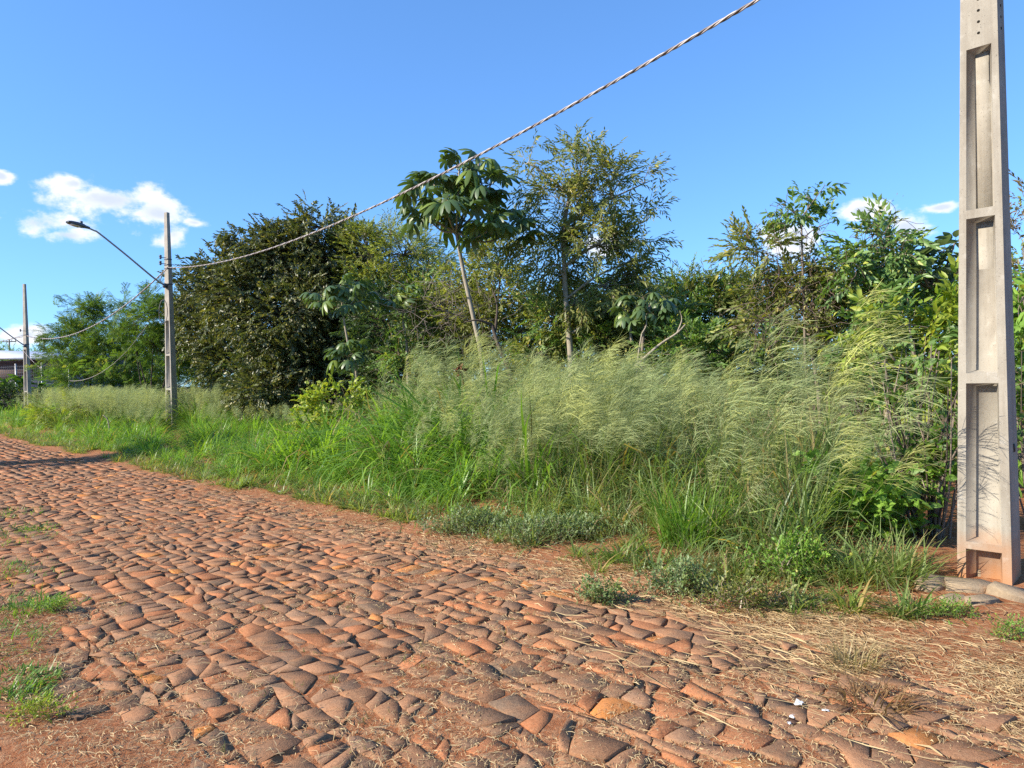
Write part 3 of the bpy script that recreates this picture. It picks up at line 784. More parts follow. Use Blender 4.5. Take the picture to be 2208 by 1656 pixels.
# loops of spare cable hanging at the lamp pole
a = Acc()
lp = [px(352 + 9 * math.cos(t), 672 + 26 * math.sin(t), 24.35) for t in np.linspace(0, 2 * math.pi, 17)]
a.add(*tube(lp, .012, 5)); a.obj('spare_cable_loop', M['black_wire'], pole2[0]); a = Acc()
lp = [px(x, y, 24.4) for (x, y) in ((358, 582), (350, 592), (346, 605), (351, 612))]
a.add(*tube(spline(lp, 6), .012, 5))
a.obj('jumper_wire', M['black_wire'], pole2[0])

# ------------------------------------------------------------------ trees and shrubs of the thicket
GT = 'trees of the roadside thicket'
tree('glossy_tree', 'broad dark tree with small glossy leaves, right of the lamp pole', 'tree', 660, 24.5,
     [(690, 550, 95, 85, 0), (690, 490, 50, 38, 0, .8), (610, 560, 70, 70, -.4), (545, 535, 56, 50, 0, 1.0), (485, 590, 52, 48, 0, .9), (765, 520, 40, 40, .4, .8), (620, 680, 110, 90, -1.0), (740, 640, 75, 105, .4), (520, 640, 75, 75, -.5),
      (640, 780, 110, 80, -.9), (770, 760, 60, 100, .8), (720, 730, 80, 80, -.2), (570, 845, 66, 40, -2.4)],
     'dark', 'dark', 101, 46, .14, mat='gloss_leaf', bark='dark_bark', group=GT, scale=1.3, spread=.17, up=.1)
tree('glossy_tree', 'lower dark glossy tree directly behind the lamp pole, its skirt reaching the grass', 'tree', 475, 27.0,
     [(425, 645, 50, 52, 0, .9), (410, 700, 34, 56, .2, .8), (470, 720, 70, 60, -.4), (510, 790, 70, 60, -.8), (560, 840, 60, 45, -1.2), (450, 600, 36, 26, 0, .6)],
     'dark', 'dark', 102, 44, .10, mat='gloss_leaf', bark='dark_bark', group=GT, scale=1.3, spread=.17, up=.1)
tree('feathery_tree', 'bright feathery-leaved tree, tallest of the far thicket, left of the lamp pole', 'tree', 330, 36,
     [(330, 690, 45, 45, 0), (290, 700, 45, 40, -.5), (380, 690, 45, 45, .3), (350, 760, 70, 45, 0), (420, 740, 50, 60, .5), (440, 800, 40, 40, 0)],
     'feather', 'fern', 103, 13, .07, mat='soft_leaf', bark='dark_bark', group=GT, stems=4, scale=1.25)
tree('feathery_tree', 'pale feathery-leaved tree with open airy crown beside the farthest pole', 'tree', 210, 38,
     [(165, 680, 42, 36, 0, .7), (225, 690, 45, 32, 0, .8), (130, 720, 36, 30, .4, .6), (190, 740, 70, 36, 0), (250, 750, 60, 40, -.6), (150, 780, 50, 36, 0)],
     'feather', 'fern', 104, 12, .07, mat='soft_leaf', bark='dark_bark', group=GT, stems=4, scale=1.25)
tree('feathery_tree', 'shady understorey feathery shrub under the pale airy tree', 'tree', 300, 37.5,
     [(280, 800, 90, 45, 0), (380, 810, 70, 45, .8), (180, 820, 70, 36, 0)], 'feather', 'mid', 105, 11, .05, mat='soft_leaf', bark='dark_bark', group=GT, stems=5, scale=1.2)
tree('slender_tree', 'yellow-green slender-leaved tree showing between the glossy tree and the leaning palmate tree', 'tree', 860, 23.5,
     [(800, 545, 55, 45, 0, .8), (870, 550, 60, 60, 0), (845, 505, 45, 30, .4, .6), (925, 590, 50, 50, 0), (800, 620, 60, 60, 0), (890, 650, 80, 60, 0), (760, 510, 30, 24, .5, .6)],
     'lance', 'yellow', 106, 66, .10, group=GT)
tree('slender_tree', 'darker slender-leaved tree low behind the small palmate tree', 'tree', 850, 21.0,
     [(830, 700, 70, 80, 0), (900, 720, 70, 70, 0), (860, 790, 90, 60, -.3), (950, 780, 70, 60, .3)], 'dark', 'deep', 107, 48, .09, bark='dark_bark', group=GT)
tree('olive_bush_tree', 'olive bushy tree with bare twigs behind the leaning palmate trunk', 'tree', 1060, 17.0,
     [(1080, 570, 62, 46, 0), (1010, 600, 60, 50, .5), (1100, 640, 66, 60, -.3), (1030, 680, 76, 60, 0), (960, 660, 60, 56, .3), (1120, 720, 60, 60, -.4), (1040, 760, 80, 50, 0)],
     'medium', 'olive', 108, 44, .09, group=GT, second=('lance', 'yellow', .35))
tree('olive_bush_tree', 'green bushy tree full of tangled pale twigs between the two palmate trees', 'tree', 940, 17.8,
     [(930, 700, 60, 50, 0), (900, 640, 46, 40, 0, .7), (960, 740, 66, 50, 0), (880, 760, 60, 50, 0)], 'medium', 'mid', 109, 40, .07, group=GT, second=('bare', 'vine', .35))
tree('tall_airy_tree', 'tallest tree with thin drooping leaves and a pale grey trunk', 'tree', 1232, 14.6,
     [(1250, 375, 62, 48, 0), (1180, 395, 50, 50, .2, .45), (1140, 350, 36, 40, .3, .30), (1320, 420, 62, 52, 0, .8), (1245, 455, 85, 50, 0), (1390, 395, 44, 36, .2, .22), (1395, 475, 40, 60, .2, .30),
      (1150, 480, 56, 66, .4, .40), (1290, 530, 95, 56, 0, .8), (1365, 560, 56, 52, .2, .7), (1200, 570, 66, 46, 0, .7), (1300, 615, 90, 50, .2), (1225, 640, 50, 36, 0, .6), (1400, 620, 36, 46, .3, .6)],
     'lance_thin', 'olive', 110, 42, .075, trunk=[(1234, 9999, 0), (1232, 790, 0), (1224, 690, .02), (1218, 600, .05), (1216, 500, .1), (1228, 420, .1)], bark='pale_bark', group=GT, shell=(.25, 1.15), spread=.15, scale=1.15, per=10, up=.05)
tree('leafy_bush', 'leafy yellow-green bush wrapped round the pale grey trunk', 'bush', 1290, 15.4,
     [(1190, 690, 62, 62, 0), (1280, 680, 76, 66, .2), (1360, 690, 66, 62, 0), (1430, 670, 44, 56, .3, .8), (1300, 750, 90, 42, -.3), (1170, 760, 60, 40, -.2), (1400, 750, 70, 42, 0)],
     'medium', 'olive', 111, 46, .07, group=GT, second=('medium', 'mid', .4), stems=4)
tree('far_hedge_tree', 'rounded brownish-green tree top in the dip of the thicket', 'tree', 1530, 18.5,
     [(1490, 640, 60, 42, 0), (1560, 630, 60, 40, 0), (1625, 640, 56, 44, 0), (1500, 710, 80, 56, 0), (1610, 710, 80, 56, 0)], 'lance', 'olive', 112, 90, .09, group=GT, second=('medium', 'mid', .3))
tree('vine_hung_tree', 'broad tree hung with dry brown vines, right of the dip', 'tree', 1760, 11.6,
     [(1640, 555, 46, 46, 0), (1610, 560, 30, 46, .2, .7), (1700, 620, 70, 50, 0), (1800, 570, 62, 46, 0, .8), (1790, 640, 80, 46, -.2), (1690, 700, 90, 46, 0), (1830, 690, 80, 50, 0), (1860, 520, 44, 36, 0, .7)],
     'medium', 'olive', 113, 66, .05, group=GT, second=('bare', 'vine', .34), shell=(.3, 1.1), up=0.0)
tree('vine_hung_tree', 'darker large-leaved tree with pale forked trunk beside the grey-green big leaves', 'tree', 1915, 10.6,
     [(1880, 560, 50, 46, 0), (1930, 540, 50, 40, 0), (1950, 610, 60, 46, .2), (1890, 640, 56, 46, 0), (1850, 600, 40, 46, -.2, .8)],
     'medium', 'mid', 114, 56, .04, trunk=[(1905, 9999, 0), (1905, 760, 0), (1900, 640, 0), (1890, 580, 0)], bark='pale_bark', group=GT, mat='gloss_leaf', scale=1.1, up=0.0)
tree('big_leaf_sapling', 'sapling top of large arching leaves sticking up above the vine-hung tree', 'tree', 1735, 11.2,
     [(1700, 450, 34, 28, 0, .8), (1745, 425, 30, 26, 0, .8), (1775, 405, 14, 12, 0, 1.0), (1720, 480, 50, 26, 0, .8), (1805, 475, 34, 22, 0, .8)],
     'big', 'mid', 115, 34, .025, trunk=[(1740, 9999, 0), (1735, 700, 0), (1730, 560, 0), (1728, 470, 0)], group=GT, scale=.55, shell=(.3, 1.0))
tree('lime_shrub', 'bright lime-green shrub with drooping long leaves left of the tall pale pole', 'shrub', 1980, 8.8,
     [(1890, 720, 56, 40, 0), (1960, 700, 62, 48, 0), (2030, 690, 50, 56, .2), (2050, 770, 56, 60, 0), (1980, 790, 66, 50, -.2), (1910, 780, 46, 36, 0, .7), (2020, 850, 60, 50, 0)],
     'broad', 'lime', 116, 36, .05, group=GT, stems=3, second=('broad', 'mid', .35))
tree('green_shrub', 'dense green shrub seen past the right edge of the tall pale pole', 'shrub', 2215, 8.2,
     [(2205, 640, 36, 60, 0), (2215, 740, 46, 66, 0), (2225, 850, 50, 60, 0), (2230, 960, 50, 66, 0), (2280, 700, 60, 90, .3), (2290, 880, 60, 90, .3)],
     'broad', 'bright', 117, 34, .05, group=GT, stems=3)
tree('rusty_sapling', 'thin sapling with rusty leaves rising past the right edge of the tall pale pole', 'tree', 2225, 9.4,
     [(2215, 440, 26, 40, 0, .6), (2205, 520, 26, 40, 0, .8), (2230, 570, 40, 40, 0)], 'lance', 'brown', 118, 40, .03, group=GT, second=('medium', 'olive', .4))
tree('heart_leaf_shrub', 'climbing heart-leaved shrub in front of the tall grass, beside the brown stems', 'shrub', 1880, 6.25,
     [(1850, 1040, 48, 44, 0), (1900, 1090, 56, 56, 0), (1870, 1150, 52, 52, -.1), (1930, 1170, 44, 52, -.05), (1845, 1100, 36, 44, 0), (1960, 1060, 44, 60, .25, .8), (2010, 1000, 50, 60, .3, .7)],
     'heart', 'bright', 119, 60, .02, group=GT, stems=3, spread=.24)
tree('dark_screen_tree', 'deep green thicket tree behind the lime shrub', 'tree', 2060, 11.8,
     [(2000, 690, 90, 60, 0), (2100, 660, 70, 70, .3), (2050, 780, 90, 70, 0), (1940, 780, 80, 60, 0), (2180, 760, 80, 90, .2), (1900, 860, 80, 50, 0)], 'medium', 'mid', 120, 52, .08, group=GT)
tree('dark_screen_tree', 'deep green thicket tree behind the plumed grass and vine-hung tree', 'tree', 1660, 13.2,
     [(1560, 760, 90, 50, 0), (1660, 750, 90, 56, 0), (1760, 760, 90, 56, 0), (1480, 760, 80, 50, 0), (1850, 780, 70, 50, 0), (1550, 820, 80, 40, 0), (1650, 820, 80, 40, 0), (1750, 820, 80, 40, 0), (1450, 820, 70, 40, 0)], 'medium', 'mid', 121, 52, .08, group=GT, second=('bare', 'vine', .2))
tree('dark_screen_tree', 'deep green thicket tree filling in behind the tallest airy tree', 'tree', 1300, 18.5,
     [(1200, 690, 90, 60, 0), (1330, 680, 90, 66, 0), (1430, 690, 80, 66, 0), (1250, 780, 110, 50, 0), (1400, 790, 110, 50, 0), (1100, 780, 100, 50, 0)], 'dark', 'mid', 122, 50, .08, group=GT)
tree('dark_screen_tree', 'deep green thicket tree behind the glossy tree and small palmate tree', 'tree', 760, 24.5,
     [(700, 760, 100, 70, 0), (820, 760, 100, 70, 0), (930, 700, 80, 70, 0), (600, 820, 100, 50, 0), (960, 820, 100, 40, 0)], 'dark', 'deep', 123, 34, .1, group=GT)
tree('dark_bush', 'dark shaded bush at the road bend under the broad banana-like leaves', 'bush', 20, 41,
     [(20, 870, 60, 36, 0), (90, 880, 40, 30, .5), (-60, 870, 60, 40, 0), (-140, 860, 70, 50, 0)], 'dark', 'deep', 124, 26, .05, group=GT, stems=3, scale=1.3)
tree('leafy_weed_bush', 'light green leafy weed bush in the grass below the small palmate tree', 'bush', 730, 15.2,
     [(700, 880, 46, 30, 0), (745, 860, 40, 28, 0), (800, 880, 40, 26, .2, .8), (660, 905, 36, 24, 0, .8)], 'heart', 'lime', 125, 60, .02, group=GT, stems=3)
tree('leafy_weed_bush', 'fresh green leafy weed bush in pale plumes near the farthest pole', 'bush', 150, 27,
     [(130, 880, 36, 26, 0), (165, 900, 40, 26, -.2), (110, 915, 30, 16, 0)], 'feather', 'lime', 126, 14, .02, group=GT, stems=3)
tree('verge_tree', 'slim upright tree on the far verge, out on the street side of the bend', 'tree', -900, 13.6,
     [(-900, 720, 50, 80, 0), (-895, 560, 64, 100, 0), (-905, 400, 56, 90, 0), (-900, 270, 40, 60, 0)], 'medium', 'mid', 127, 70, .09)

# far tree line beyond the house and behind the thicket
rf = np.random.default_rng(55)
for k, (x, Y, hh) in enumerate([(-260, 95, 8), (-120, 110, 9), (-10, 120, 9.5), (40, 105, 7), (90, 115, 8), (150, 100, 8), (260, 90, 8), (-420, 90, 9), (2400, 30, 6.5), (2650, 34, 7), (2950, 30, 7)]):
    zc = 851 - (hh * .62 - 1.6) / Y * F_PX; r = hh * .36 / Y * F_PX
    tree('distant_tree', 'far rounded tree beyond the house at the road bend' if k < 8 else 'far rounded tree out beyond the tall pale pole', 'tree', x, Y,
         [(x, zc, r * 1.3, r, 0), (x - r, zc + r * .4, r, r * .8, 0), (x + r, zc + r * .5, r, r * .8, 0)], 'medium', 'mid', 300 + k, 7, .15, scale=2.6, group='distant trees' if k < 8 else 'distant trees past the pale pole', twigs=False)

# -------- palmate (umbrella) trees with separate large leaves
def palmate(seed, nl=9, R=.26, pl=.36, wd=.30, droop=.45, old=1.0):
    r = np.random.default_rng(seed); a = Acc()
    pp = spline([[0, 0, 0], [pl * .5, 0, .10 * pl], [pl, 0, -.02 * pl]], 3)
    a.add(*tube(pp, [.006, .006, .0055, .005, .005][:len(pp)] if len(pp) <= 5 else .0055, 4), (.16, .15, .06))
    c = pp[-1]
    for i in range(nl):
        an = math.radians(-155 + 310 * i / (nl - 1)) + r.normal(0, .05); L = R * (1.0 - .32 * abs(i - (nl - 1) / 2) / (nl / 2)) * r.uniform(.9, 1.1)
        ts = [.03, .3, .62, .88, 1.0]; hw = [.05, .34, .50, .36, .03]; V = []
        for t, h in zip(ts, hw):
            z = .05 * L * math.sin(t * 3) - droop * L * t * t; x = L * t * (1 - .16 * t)
            for sd, zz in ((1, -.10), (0, .03), (-1, -.10)): V.append([x, sd * h * wd * R, z + zz * h * wd * R * 2])
        V = np.array(V) @ rotz(an).T + c
        F = [[j * 3 + k, j * 3 + k + 3, j * 3 + k + 4, j * 3 + k + 1] for j in range(4) for k in range(2)]
        q = r.uniform(); a.add(V, np.array(F), (np.array([.065, .118, .042]) * (1 - q) + np.array([.115, .175, .055]) * q) * np.array([old ** 1.3, old, 1.0]))
    return a.mesh('leaf', M['gloss_leaf'], smooth=True)
PALM = [palmate(500 + i, 8 + i % 3, .30 - .03 * (i % 2), .32, .29, .5 + .14 * i, 1.0 if i < 4 else 1.6) for i in range(5)]
def oval_leaf(seed, L=.26, Wd=.14):
    a = Acc(); r = np.random.default_rng(seed)
    a.add(*tube([[0, 0, 0], [.05, 0, .0], [.11, 0, -.01]], .004, 4), (.14, .13, .06))
    ts = [0, .15, .4, .7, .9, 1]; hw = [.02, .34, .5, .42, .2, .01]; V = []
    for t, h in zip(ts, hw):
        z = -.28 * L * t * t
        for sd in (1, 0, -1): V.append([.11 + L * t, sd * h * Wd, z + abs(sd) * .12 * h * Wd * 2])
    q = r.uniform(); a.add(V, np.array([[j * 3 + k, j * 3 + k + 3, j * 3 + k + 4, j * 3 + k + 1] for j in range(5) for k in range(2)]), np.array([.11, .16, .085]) * (1 - q) + np.array([.18, .235, .125]) * q)
    return a.mesh('leaf', M['leaf'], smooth=True)
OVAL = [oval_leaf(520 + i) for i in range(3)]

def leaf_at(mesh, root, p, d, scale, rng, up=(0, 0, 1)):
    o = link('leaf', mesh, root); R = frame(np.asarray(d, float), np.array(up) + rng.normal(0, .18, 3), rng.normal(0, .3))
    m4 = Matrix.Identity(4)
    for i in range(3):
        for j in range(3): m4[i][j] = float(R[i, j] * scale)
    lo = np.asarray(p) - np.array(root['_o'])
    for i in range(3): m4[i][3] = float(lo[i])
    o.matrix_local = m4
    return o

def umbrella_tree(label, bx, Y, trunk, tips, per, seed, r=.075, sc_=1.0, meshes=PALM, name='umbrella_tree', bark='pale_bark', fork=None, elev=(-.25, .75), group='palmate trees of the thicket'):
    rng = np.random.default_rng(seed)
    b = px(bx, 850, Y); b[2] = 0
    root = thing(name, label, 'tree', b, group)
    T = spline([b - [0, 0, .05]] + [px(x, y, Y + dy) for (x, y, dy) in trunk], 8)
    a = Acc(); a.add(*tube(T, np.linspace(r, r * .62, len(T)), 8)); a.obj('trunk', M[bark], root, smooth=True)
    for (x, y, dy) in tips:
        E = px(x, y, Y + dy)
        if fork is None: S_ = T[-1]
        else: S_ = T[int(len(T) * fork)]
        mid = .5 * (S_ + E) + np.array([0, 0, -.18 * np.linalg.norm(E[:2] - S_[:2])])
        L = spline([S_, mid, E], 5); a = Acc(); a.add(*tube(L, np.linspace(r * .5, r * .25, len(L)), 6)); a.obj('branch', M[bark], root, smooth=True)
        n = int(per * rng.uniform(.8, 1.2))
        for i in range(n):
            an = 2 * math.pi * (i + rng.uniform(-.3, .3)) / n; e = rng.uniform(*elev)
            leaf_at(meshes[rng.integers(len(meshes))], root, E - (L[-1] - L[-2]) * rng.uniform(0, .5), [math.cos(an) * math.cos(e), math.sin(an) * math.cos(e), math.sin(e)], sc_ * rng.uniform(.75, 1.15), rng)
    return root

umbrella_tree('leaning pale-trunked palmate tree with an umbrella of big lobed leaves above the thicket', 1047, 14.0,
              [(1040, 790, 0), (1022, 690, .05), (1000, 590, .1), (984, 500, .1)],
              [(905, 430, -.2), (935, 395, .3), (990, 365, .1), (1035, 345, .3), (960, 440, -.5), (1020, 420, .4), (1060, 395, 0), (1085, 470, .2), (1050, 500, -.3), (925, 475, .2), (985, 465, -.4), (1105, 500, .3)], 8, 1, .055, 1.15)
umbrella_tree('small palmate tree with a second tuft of leaves half way down its thin trunk', 772, 16.2,
              [(768, 800, 0), (755, 760, 0), (745, 710, 0), (738, 665, 0)],
              [(690, 635, 0), (735, 615, .1), (775, 630, .2), (715, 650, -.3), (760, 655, .3)], 8, 2, .035, .95)
umbrella_tree('low palmate sapling tucked against the small palmate tree', 768, 15.9,
              [(765, 820, 0), (758, 790, 0), (752, 770, 0)], [(735, 755, 0), (765, 750, .1), (748, 770, -.2)], 8, 3, .025, .85)
umbrella_tree('palmate tree with sunlit leaves among grey twigs, behind the leaning trunk', 880, 17.2,
              [(878, 760, 0), (870, 700, 0), (868, 670, 0)], [(840, 645, 0), (880, 630, .2), (860, 665, -.2), (1000, 655, .4), (905, 650, .2)], 7, 4, .04, .95)
umbrella_tree('dark drooping palmate tree low beside the bush round the grey trunk', 1378, 13.4,
              [(1385, 760, 0), (1392, 700, 0), (1400, 660, 0)], [(1385, 640, 0), (1420, 640, .1), (1400, 675, -.2), (1435, 690, .1), (1360, 670, .1)], 7, 5, .035, .85, bark='bark', elev=(-.9, .3))
umbrella_tree('tree of large oval grey-green leaves just left of the tall pale pole', 2012, 10.6,
              [(2012, 760, 0), (2012, 680, 0), (2010, 620, 0)],
              [(1975, 560, 0), (2000, 535, .2), (2035, 540, .1), (2060, 520, .3), (1990, 590, -.3), (2030, 580, -.2), (2060, 570, .1), (1965, 590, .1), (2050, 610, .2), (2085, 560, .3)], 11, 6, .05, 1.0, OVAL, 'oval_leaf_tree', 'bark', group=None, elev=(-.5, .9))

# banana-like broad leaves at the bend
a = Acc(); ts = np.linspace(0, 1, 7); Vb = []
for t in ts:
    h = .5 * math.sin(math.pi * min(1, t * .97 + .03)) ** .6
    for sd in (1, 0, -1): Vb.append([1.5 * t * (1 - .2 * t), sd * h * .42, .5 * t - .95 * t * t + abs(sd) * .1 * h])
a.add(Vb, np.array([[j * 3 + k, j * 3 + k + 3, j * 3 + k + 4, j * 3 + k + 1] for j in range(6) for k in range(2)]), (.075, .15, .025))
BAN = [a.mesh('leaf', M['soft_leaf'], smooth=True)]
for k, (x, y) in enumerate([(10, 845), (50, 838), (95, 850), (-50, 840)]):
    umbrella_tree('broad-leaved banana-like plant at the bend before the mesh fence', x, 43 + k, [(x, y + 20, 0), (x, y, 0)], [(x - 6, y - 2, 0), (x + 7, y - 4, 0)], 6, 40 + k, .09, .9, BAN, 'broad_leaf_plant', 'bark', elev=(.2, 1.2), group='broad-leaved plants at the bend')

# dark leaning dead trunk and pale bare boughs
def bough(name, label, pts, Y, r0, r1, mat, subs=(), cat='branch'):
    P = spline([px(x, y, Y + dy) for (x, y, dy) in pts], 7)
    b = P[0].copy(); root = thing(name, label, cat, b)
    a = Acc(); a.add(*tube(P, np.linspace(r0, r1, len(P)), 7)); a.obj('stem', M[mat], root, smooth=True)
    for sb in subs:
        Q = spline([px(x, y, Y + dy) for (x, y, dy) in sb], 6); a = Acc(); a.add(*tube(Q, np.linspace(r1 * 1.1, r1 * .3, len(Q)), 5)); a.obj('twig', M[mat], root, smooth=True)
    return root
bough('leaning_dead_trunk', 'dark leaning dead trunk right of the pale palmate trunk', [(1118, 900, 0), (1110, 840, 0), (1095, 790, 0), (1075, 745, 0), (1060, 700, .1)], 13.6, .07, .03, 'dark_bark',
      [[(1060, 700, .1), (1030, 690, 0), (1000, 695, 0)], [(1068, 715, .1), (1072, 660, .1), (1060, 620, .2)]], 'dead trunk')
bough('bare_bough', 'pale bare bough slanting out of the thicket below the dip', [(1370, 790, 0), (1420, 745, 0), (1460, 718, -.1), (1478, 700, -.1)], 12.6, .028, .014, 'pale_bark', [[(1460, 718, -.1), (1470, 690, 0), (1466, 670, 0)]])
bough('bare_bough', 'pale upright bare stem below the drooping dark palmate leaves', [(1372, 830, 0), (1376, 770, 0), (1384, 720, 0)], 12.9, .02, .014, 'pale_bark', [[(1384, 720, 0), (1394, 700, 0), (1392, 680, 0)]])
bough('forked_bough', 'pale forked bough low in the bush beside the grey trunk', [(1362, 740, 0), (1356, 690, 0), (1345, 665, 0)], 14.3, .03, .014, 'pale_bark', [[(1356, 690, 0), (1368, 670, 0), (1372, 650, 0)], [(1345, 665, 0), (1338, 650, 0), (1336, 640, 0)]])
bough('dry_stick', 'thin whitish dry stick standing in plumed grass near the lamp pole', [(236, 965, 0), (236, 930, 0), (232, 905, 0), (222, 895, 0)], 21.5, .022, .012, 'pale_bark', cat='stick')
a = Acc(); rng = np.random.default_rng(9); c = px(992, 797, 12.0)
for k in range(9):
    v, f = leaf_rich(.13, .09, .5, .4); R = frame(rng.normal(0, 1, 3), rng.normal(0, 1, 3)); a.add(v @ R.T + c + rng.normal(0, .035, 3), f)
a.add(*tube(spline([px(1003, 880, 12.0), px(1000, 830, 12.0), c], 5), .008, 4))
tag(a.obj('dead_leaf_cluster', M['deadleaf'], origin=c), 'curled dark brown dead leaf caught above the plumed grass', 'dead leaf')
dl = bpy.data.objects['dead_leaf_cluster']; dl.location = [float(v) for v in c]

# dry vines over the right-hand trees
a = Acc(); rng = np.random.default_rng(77)
for k in range(230):
    x = rng.uniform(1620, 1930); y = rng.normal(620, 75) if x > 1660 else rng.normal(690, 40)
    p = px(x, np.clip(y, 470, 780), 11.0 + rng.normal(0, .5)); d = rng.normal(0, 1, 3); d[2] += .3; L = rng.uniform(.3, .9); Pp = [p]
    for s in range(7):
        d = d / np.linalg.norm(d); p = p + d * L / 7; Pp.append(p); d = d + rng.normal(0, .42, 3) - [0, 0, .16]
    a.add(*tube(Pp, np.linspace(.0055, .003, 8), 3, False), np.array((.16, .115, .09)) * rng.uniform(.6, 1.3))
for (x0, y0, pts) in ((1900, 560, [(1925, 500), (1930, 450), (1905, 428), (1890, 425)]), (1880, 570, [(1905, 520), (1912, 470)]), (1985, 505, [(1965, 485), (1945, 475), (1920, 495)]), (1680, 600, [(1675, 540), (1668, 490), (1650, 450)])):
    a.add(*tube(spline([px(x0, y0, 11)] + [px(x, y, 11) for x, y in pts], 6), .004, 3, False), (.15, .10, .08))
tag(a.obj('dry_vines', M['straw']), 'tangle of dry brown vines draped over the right-hand trees', 'vine', kind='stuff')
a = Acc()
for k in range(150):
    x = rng.normal(985, 65); y = rng.normal(675, 40)
    p = px(x, y, 15.8 + rng.normal(0, .4)); d = rng.normal(0, 1, 3); L = rng.uniform(.4, 1.1); Pp = [p]
    for s in range(6):
        d = d / np.linalg.norm(d); p = p + d * L / 6; Pp.append(p); d = d + rng.normal(0, .3, 3)
    a.add(*tube(Pp, np.linspace(.007, .003, 7), 3, False), np.array((.23, .19, .155)) * rng.uniform(.6, 1.2))
tag(a.obj('bare_twigs', M['straw']), 'grey bare twigs tangled behind the leaning palmate trunk', 'twigs', kind='stuff')

# brown dry-stemmed shrub behind the tall pole
def stem_shrub(label, x, y, Y, n, seed, spread=.35, H=(1.0, 1.9)):
    rng = np.random.default_rng(seed); b = px(x, y, Y); b[2] = .05; root = thing('dry_stem_shrub', label, 'shrub', b)
    lv = Acc()
    for k in range(n):
        an = rng.uniform(0, 2 * math.pi); s = b + np.array([math.cos(an), math.sin(an), 0]) * rng.uniform(0, .14); h = rng.uniform(*H)
        e = s + np.array([math.cos(an) * spread * rng.uniform(.2, 1.3), math.sin(an) * spread * rng.uniform(.2, 1.3), h])
        P = spline([s, .6 * s + .4 * e + rng.normal(0, .06, 3), e], 6); a = Acc(); a.add(*tube(P, np.linspace(rng.uniform(.009, .022), .004, len(P)), 5)); a.obj('stem', M['bark' if k % 3 else 'dark_bark'], root, smooth=True)
        q = P[rng.integers(len(P) // 2, len(P), 3)]
        spray(lv, 'bare', 'brown', q, rng.normal(0, 1, (3, 3)) + [0, 0, .4], np.full(3, .8), rng)
        q = P[rng.integers(len(P) * 2 // 3, len(P), 3)]
        spray(lv, 'heart', 'mid', q, rng.normal(0, 1, (3, 3)), np.full(3, .8), rng)
    tag(lv.obj('leaves', M['leaf'], root), kind='stuff')
stem_shrub('thicket of brown bare stems rising from red soil left of the tall pale pole', 2010, 1230, 6.3, 22, 1)
stem_shrub('brown woody stems with few leaves behind the heart-leaved shrub', 1955, 1200, 6.7, 14, 2)
stem_shrub('brown bare stems past the right edge of the tall pale pole', 2235, 1230, 6.6, 16, 3)

# ------------------------------------------------------------------ tall grass, plumes, fringe
def sm(x, a, b):
    t = np.clip((np.asarray(x, float) - a) / (b - a), 0, 1); return t * t * (3 - 2 * t)
def front(u): return 5.0 + .05 * sm(u, 8, 20) + .35 * (vnoise(u * .8, 1, 61) - .5) - .25 * sm(3.0 - u, 0, 2)
UM, VM = UV(px(955, 850, 12.6))
def MOUND(u, v): return np.exp(-((u - UM) / 1.5) ** 2 - ((v - VM) / 1.2) ** 2)
def gh(u, v):
    dv = v - front(u)
    near = .30 + (1.08 - .22 * sm(u, 3.2, 4.5)) * sm(dv, .12, .95)
    mid = .40 + .50 * sm(dv, 0, 1.3) * (1 - .5 * sm(u, 11, 15)) + .25 * sm(v, 7.4, 9.0) * (1 - sm(u, 11, 15)) + .8 * MOUND(u, v)
    far = .32 + .34 * sm(dv, 0, 1.6) + .40 * sm(v, 7.4, 8.8)
    w1 = sm(u, 5.4, 7.6); w2 = sm(u, 22, 26)
    return (near * (1 - w1) + mid * w1) * (1 - w2) + far * w2
rg = np.random.default_rng(42)
T_green = []; T_bright = []; T_short = []
for k in range(6):
    a = Acc(); a.add(*blades(rg, 40, .15, (.6, 1.4), .022, (.05, .8), (.6, 2.8), (.12, .20, .060), (.29, .38, .13), .13)); a.add(*blades(rg, 5, .08, (.9, 1.35), .006, (.0, .3), (.1, .6), (.13, .15, .06), (.2, .2, .09), .3)); T_green.append(a.mesh('grass_clump', M['grass']))
    a = Acc(); a.add(*blades(rg, 34, .13, (.6, 1.35), .028, (.05, .6), (.7, 2.5), (.12, .25, .038), (.25, .41, .066), .05)); T_bright.append(a.mesh('grass_clump', M['grass']))
    a = Acc(); a.add(*blades(rg, 34, .18, (.5, 1.4), .05, (.1, 1.0), (.2, 1.5), (.15, .235, .06), (.30, .37, .12), .2)); T_short.append(a.mesh('grass_clump', M['grass']))

def field_pts(u0, u1, v0, v1, dens, rng):
    n = int((u1 - u0) * (v1 - v0) * dens); u = rng.uniform(u0, u1, n); v = rng.uniform(v0, v1, n); return u, v
def finish(name, tmpl, u, v, h, label, cat, wid=1.0, lean=.12, wind=0.0):
    Xp, Yp, dp = project(W(u, v, .5)); gate = (np.abs(Xp - 375) < 34) & (dp < 24.4) & (dp > 14); h = np.where(gate, np.minimum(h, np.clip(.55 * (1.6 * (1 - dp / 25.0)), .03, 1)), h)
    P = W(u, v, 0.0); P[:, 2] = np.where(v < 11.5, hfill(u, v), -.02) - .02
    n = len(u); rot = np.stack([rg.normal(0, lean, n), rg.normal(wind, lean, n), rg.uniform(0, 6.28, n) if not wind else rg.normal(-.35, .6, n)], 1)
    s = np.stack([h * wid, h * wid, h], 1)
    return scatter(name, tmpl, P, rot, s, label, cat)
def keep(u, v, xmax=1985, xmin=-900):
    X, Yp, d = project(W(u, v, .3)); return (X < xmax) & (X > xmin) & (d > 1)
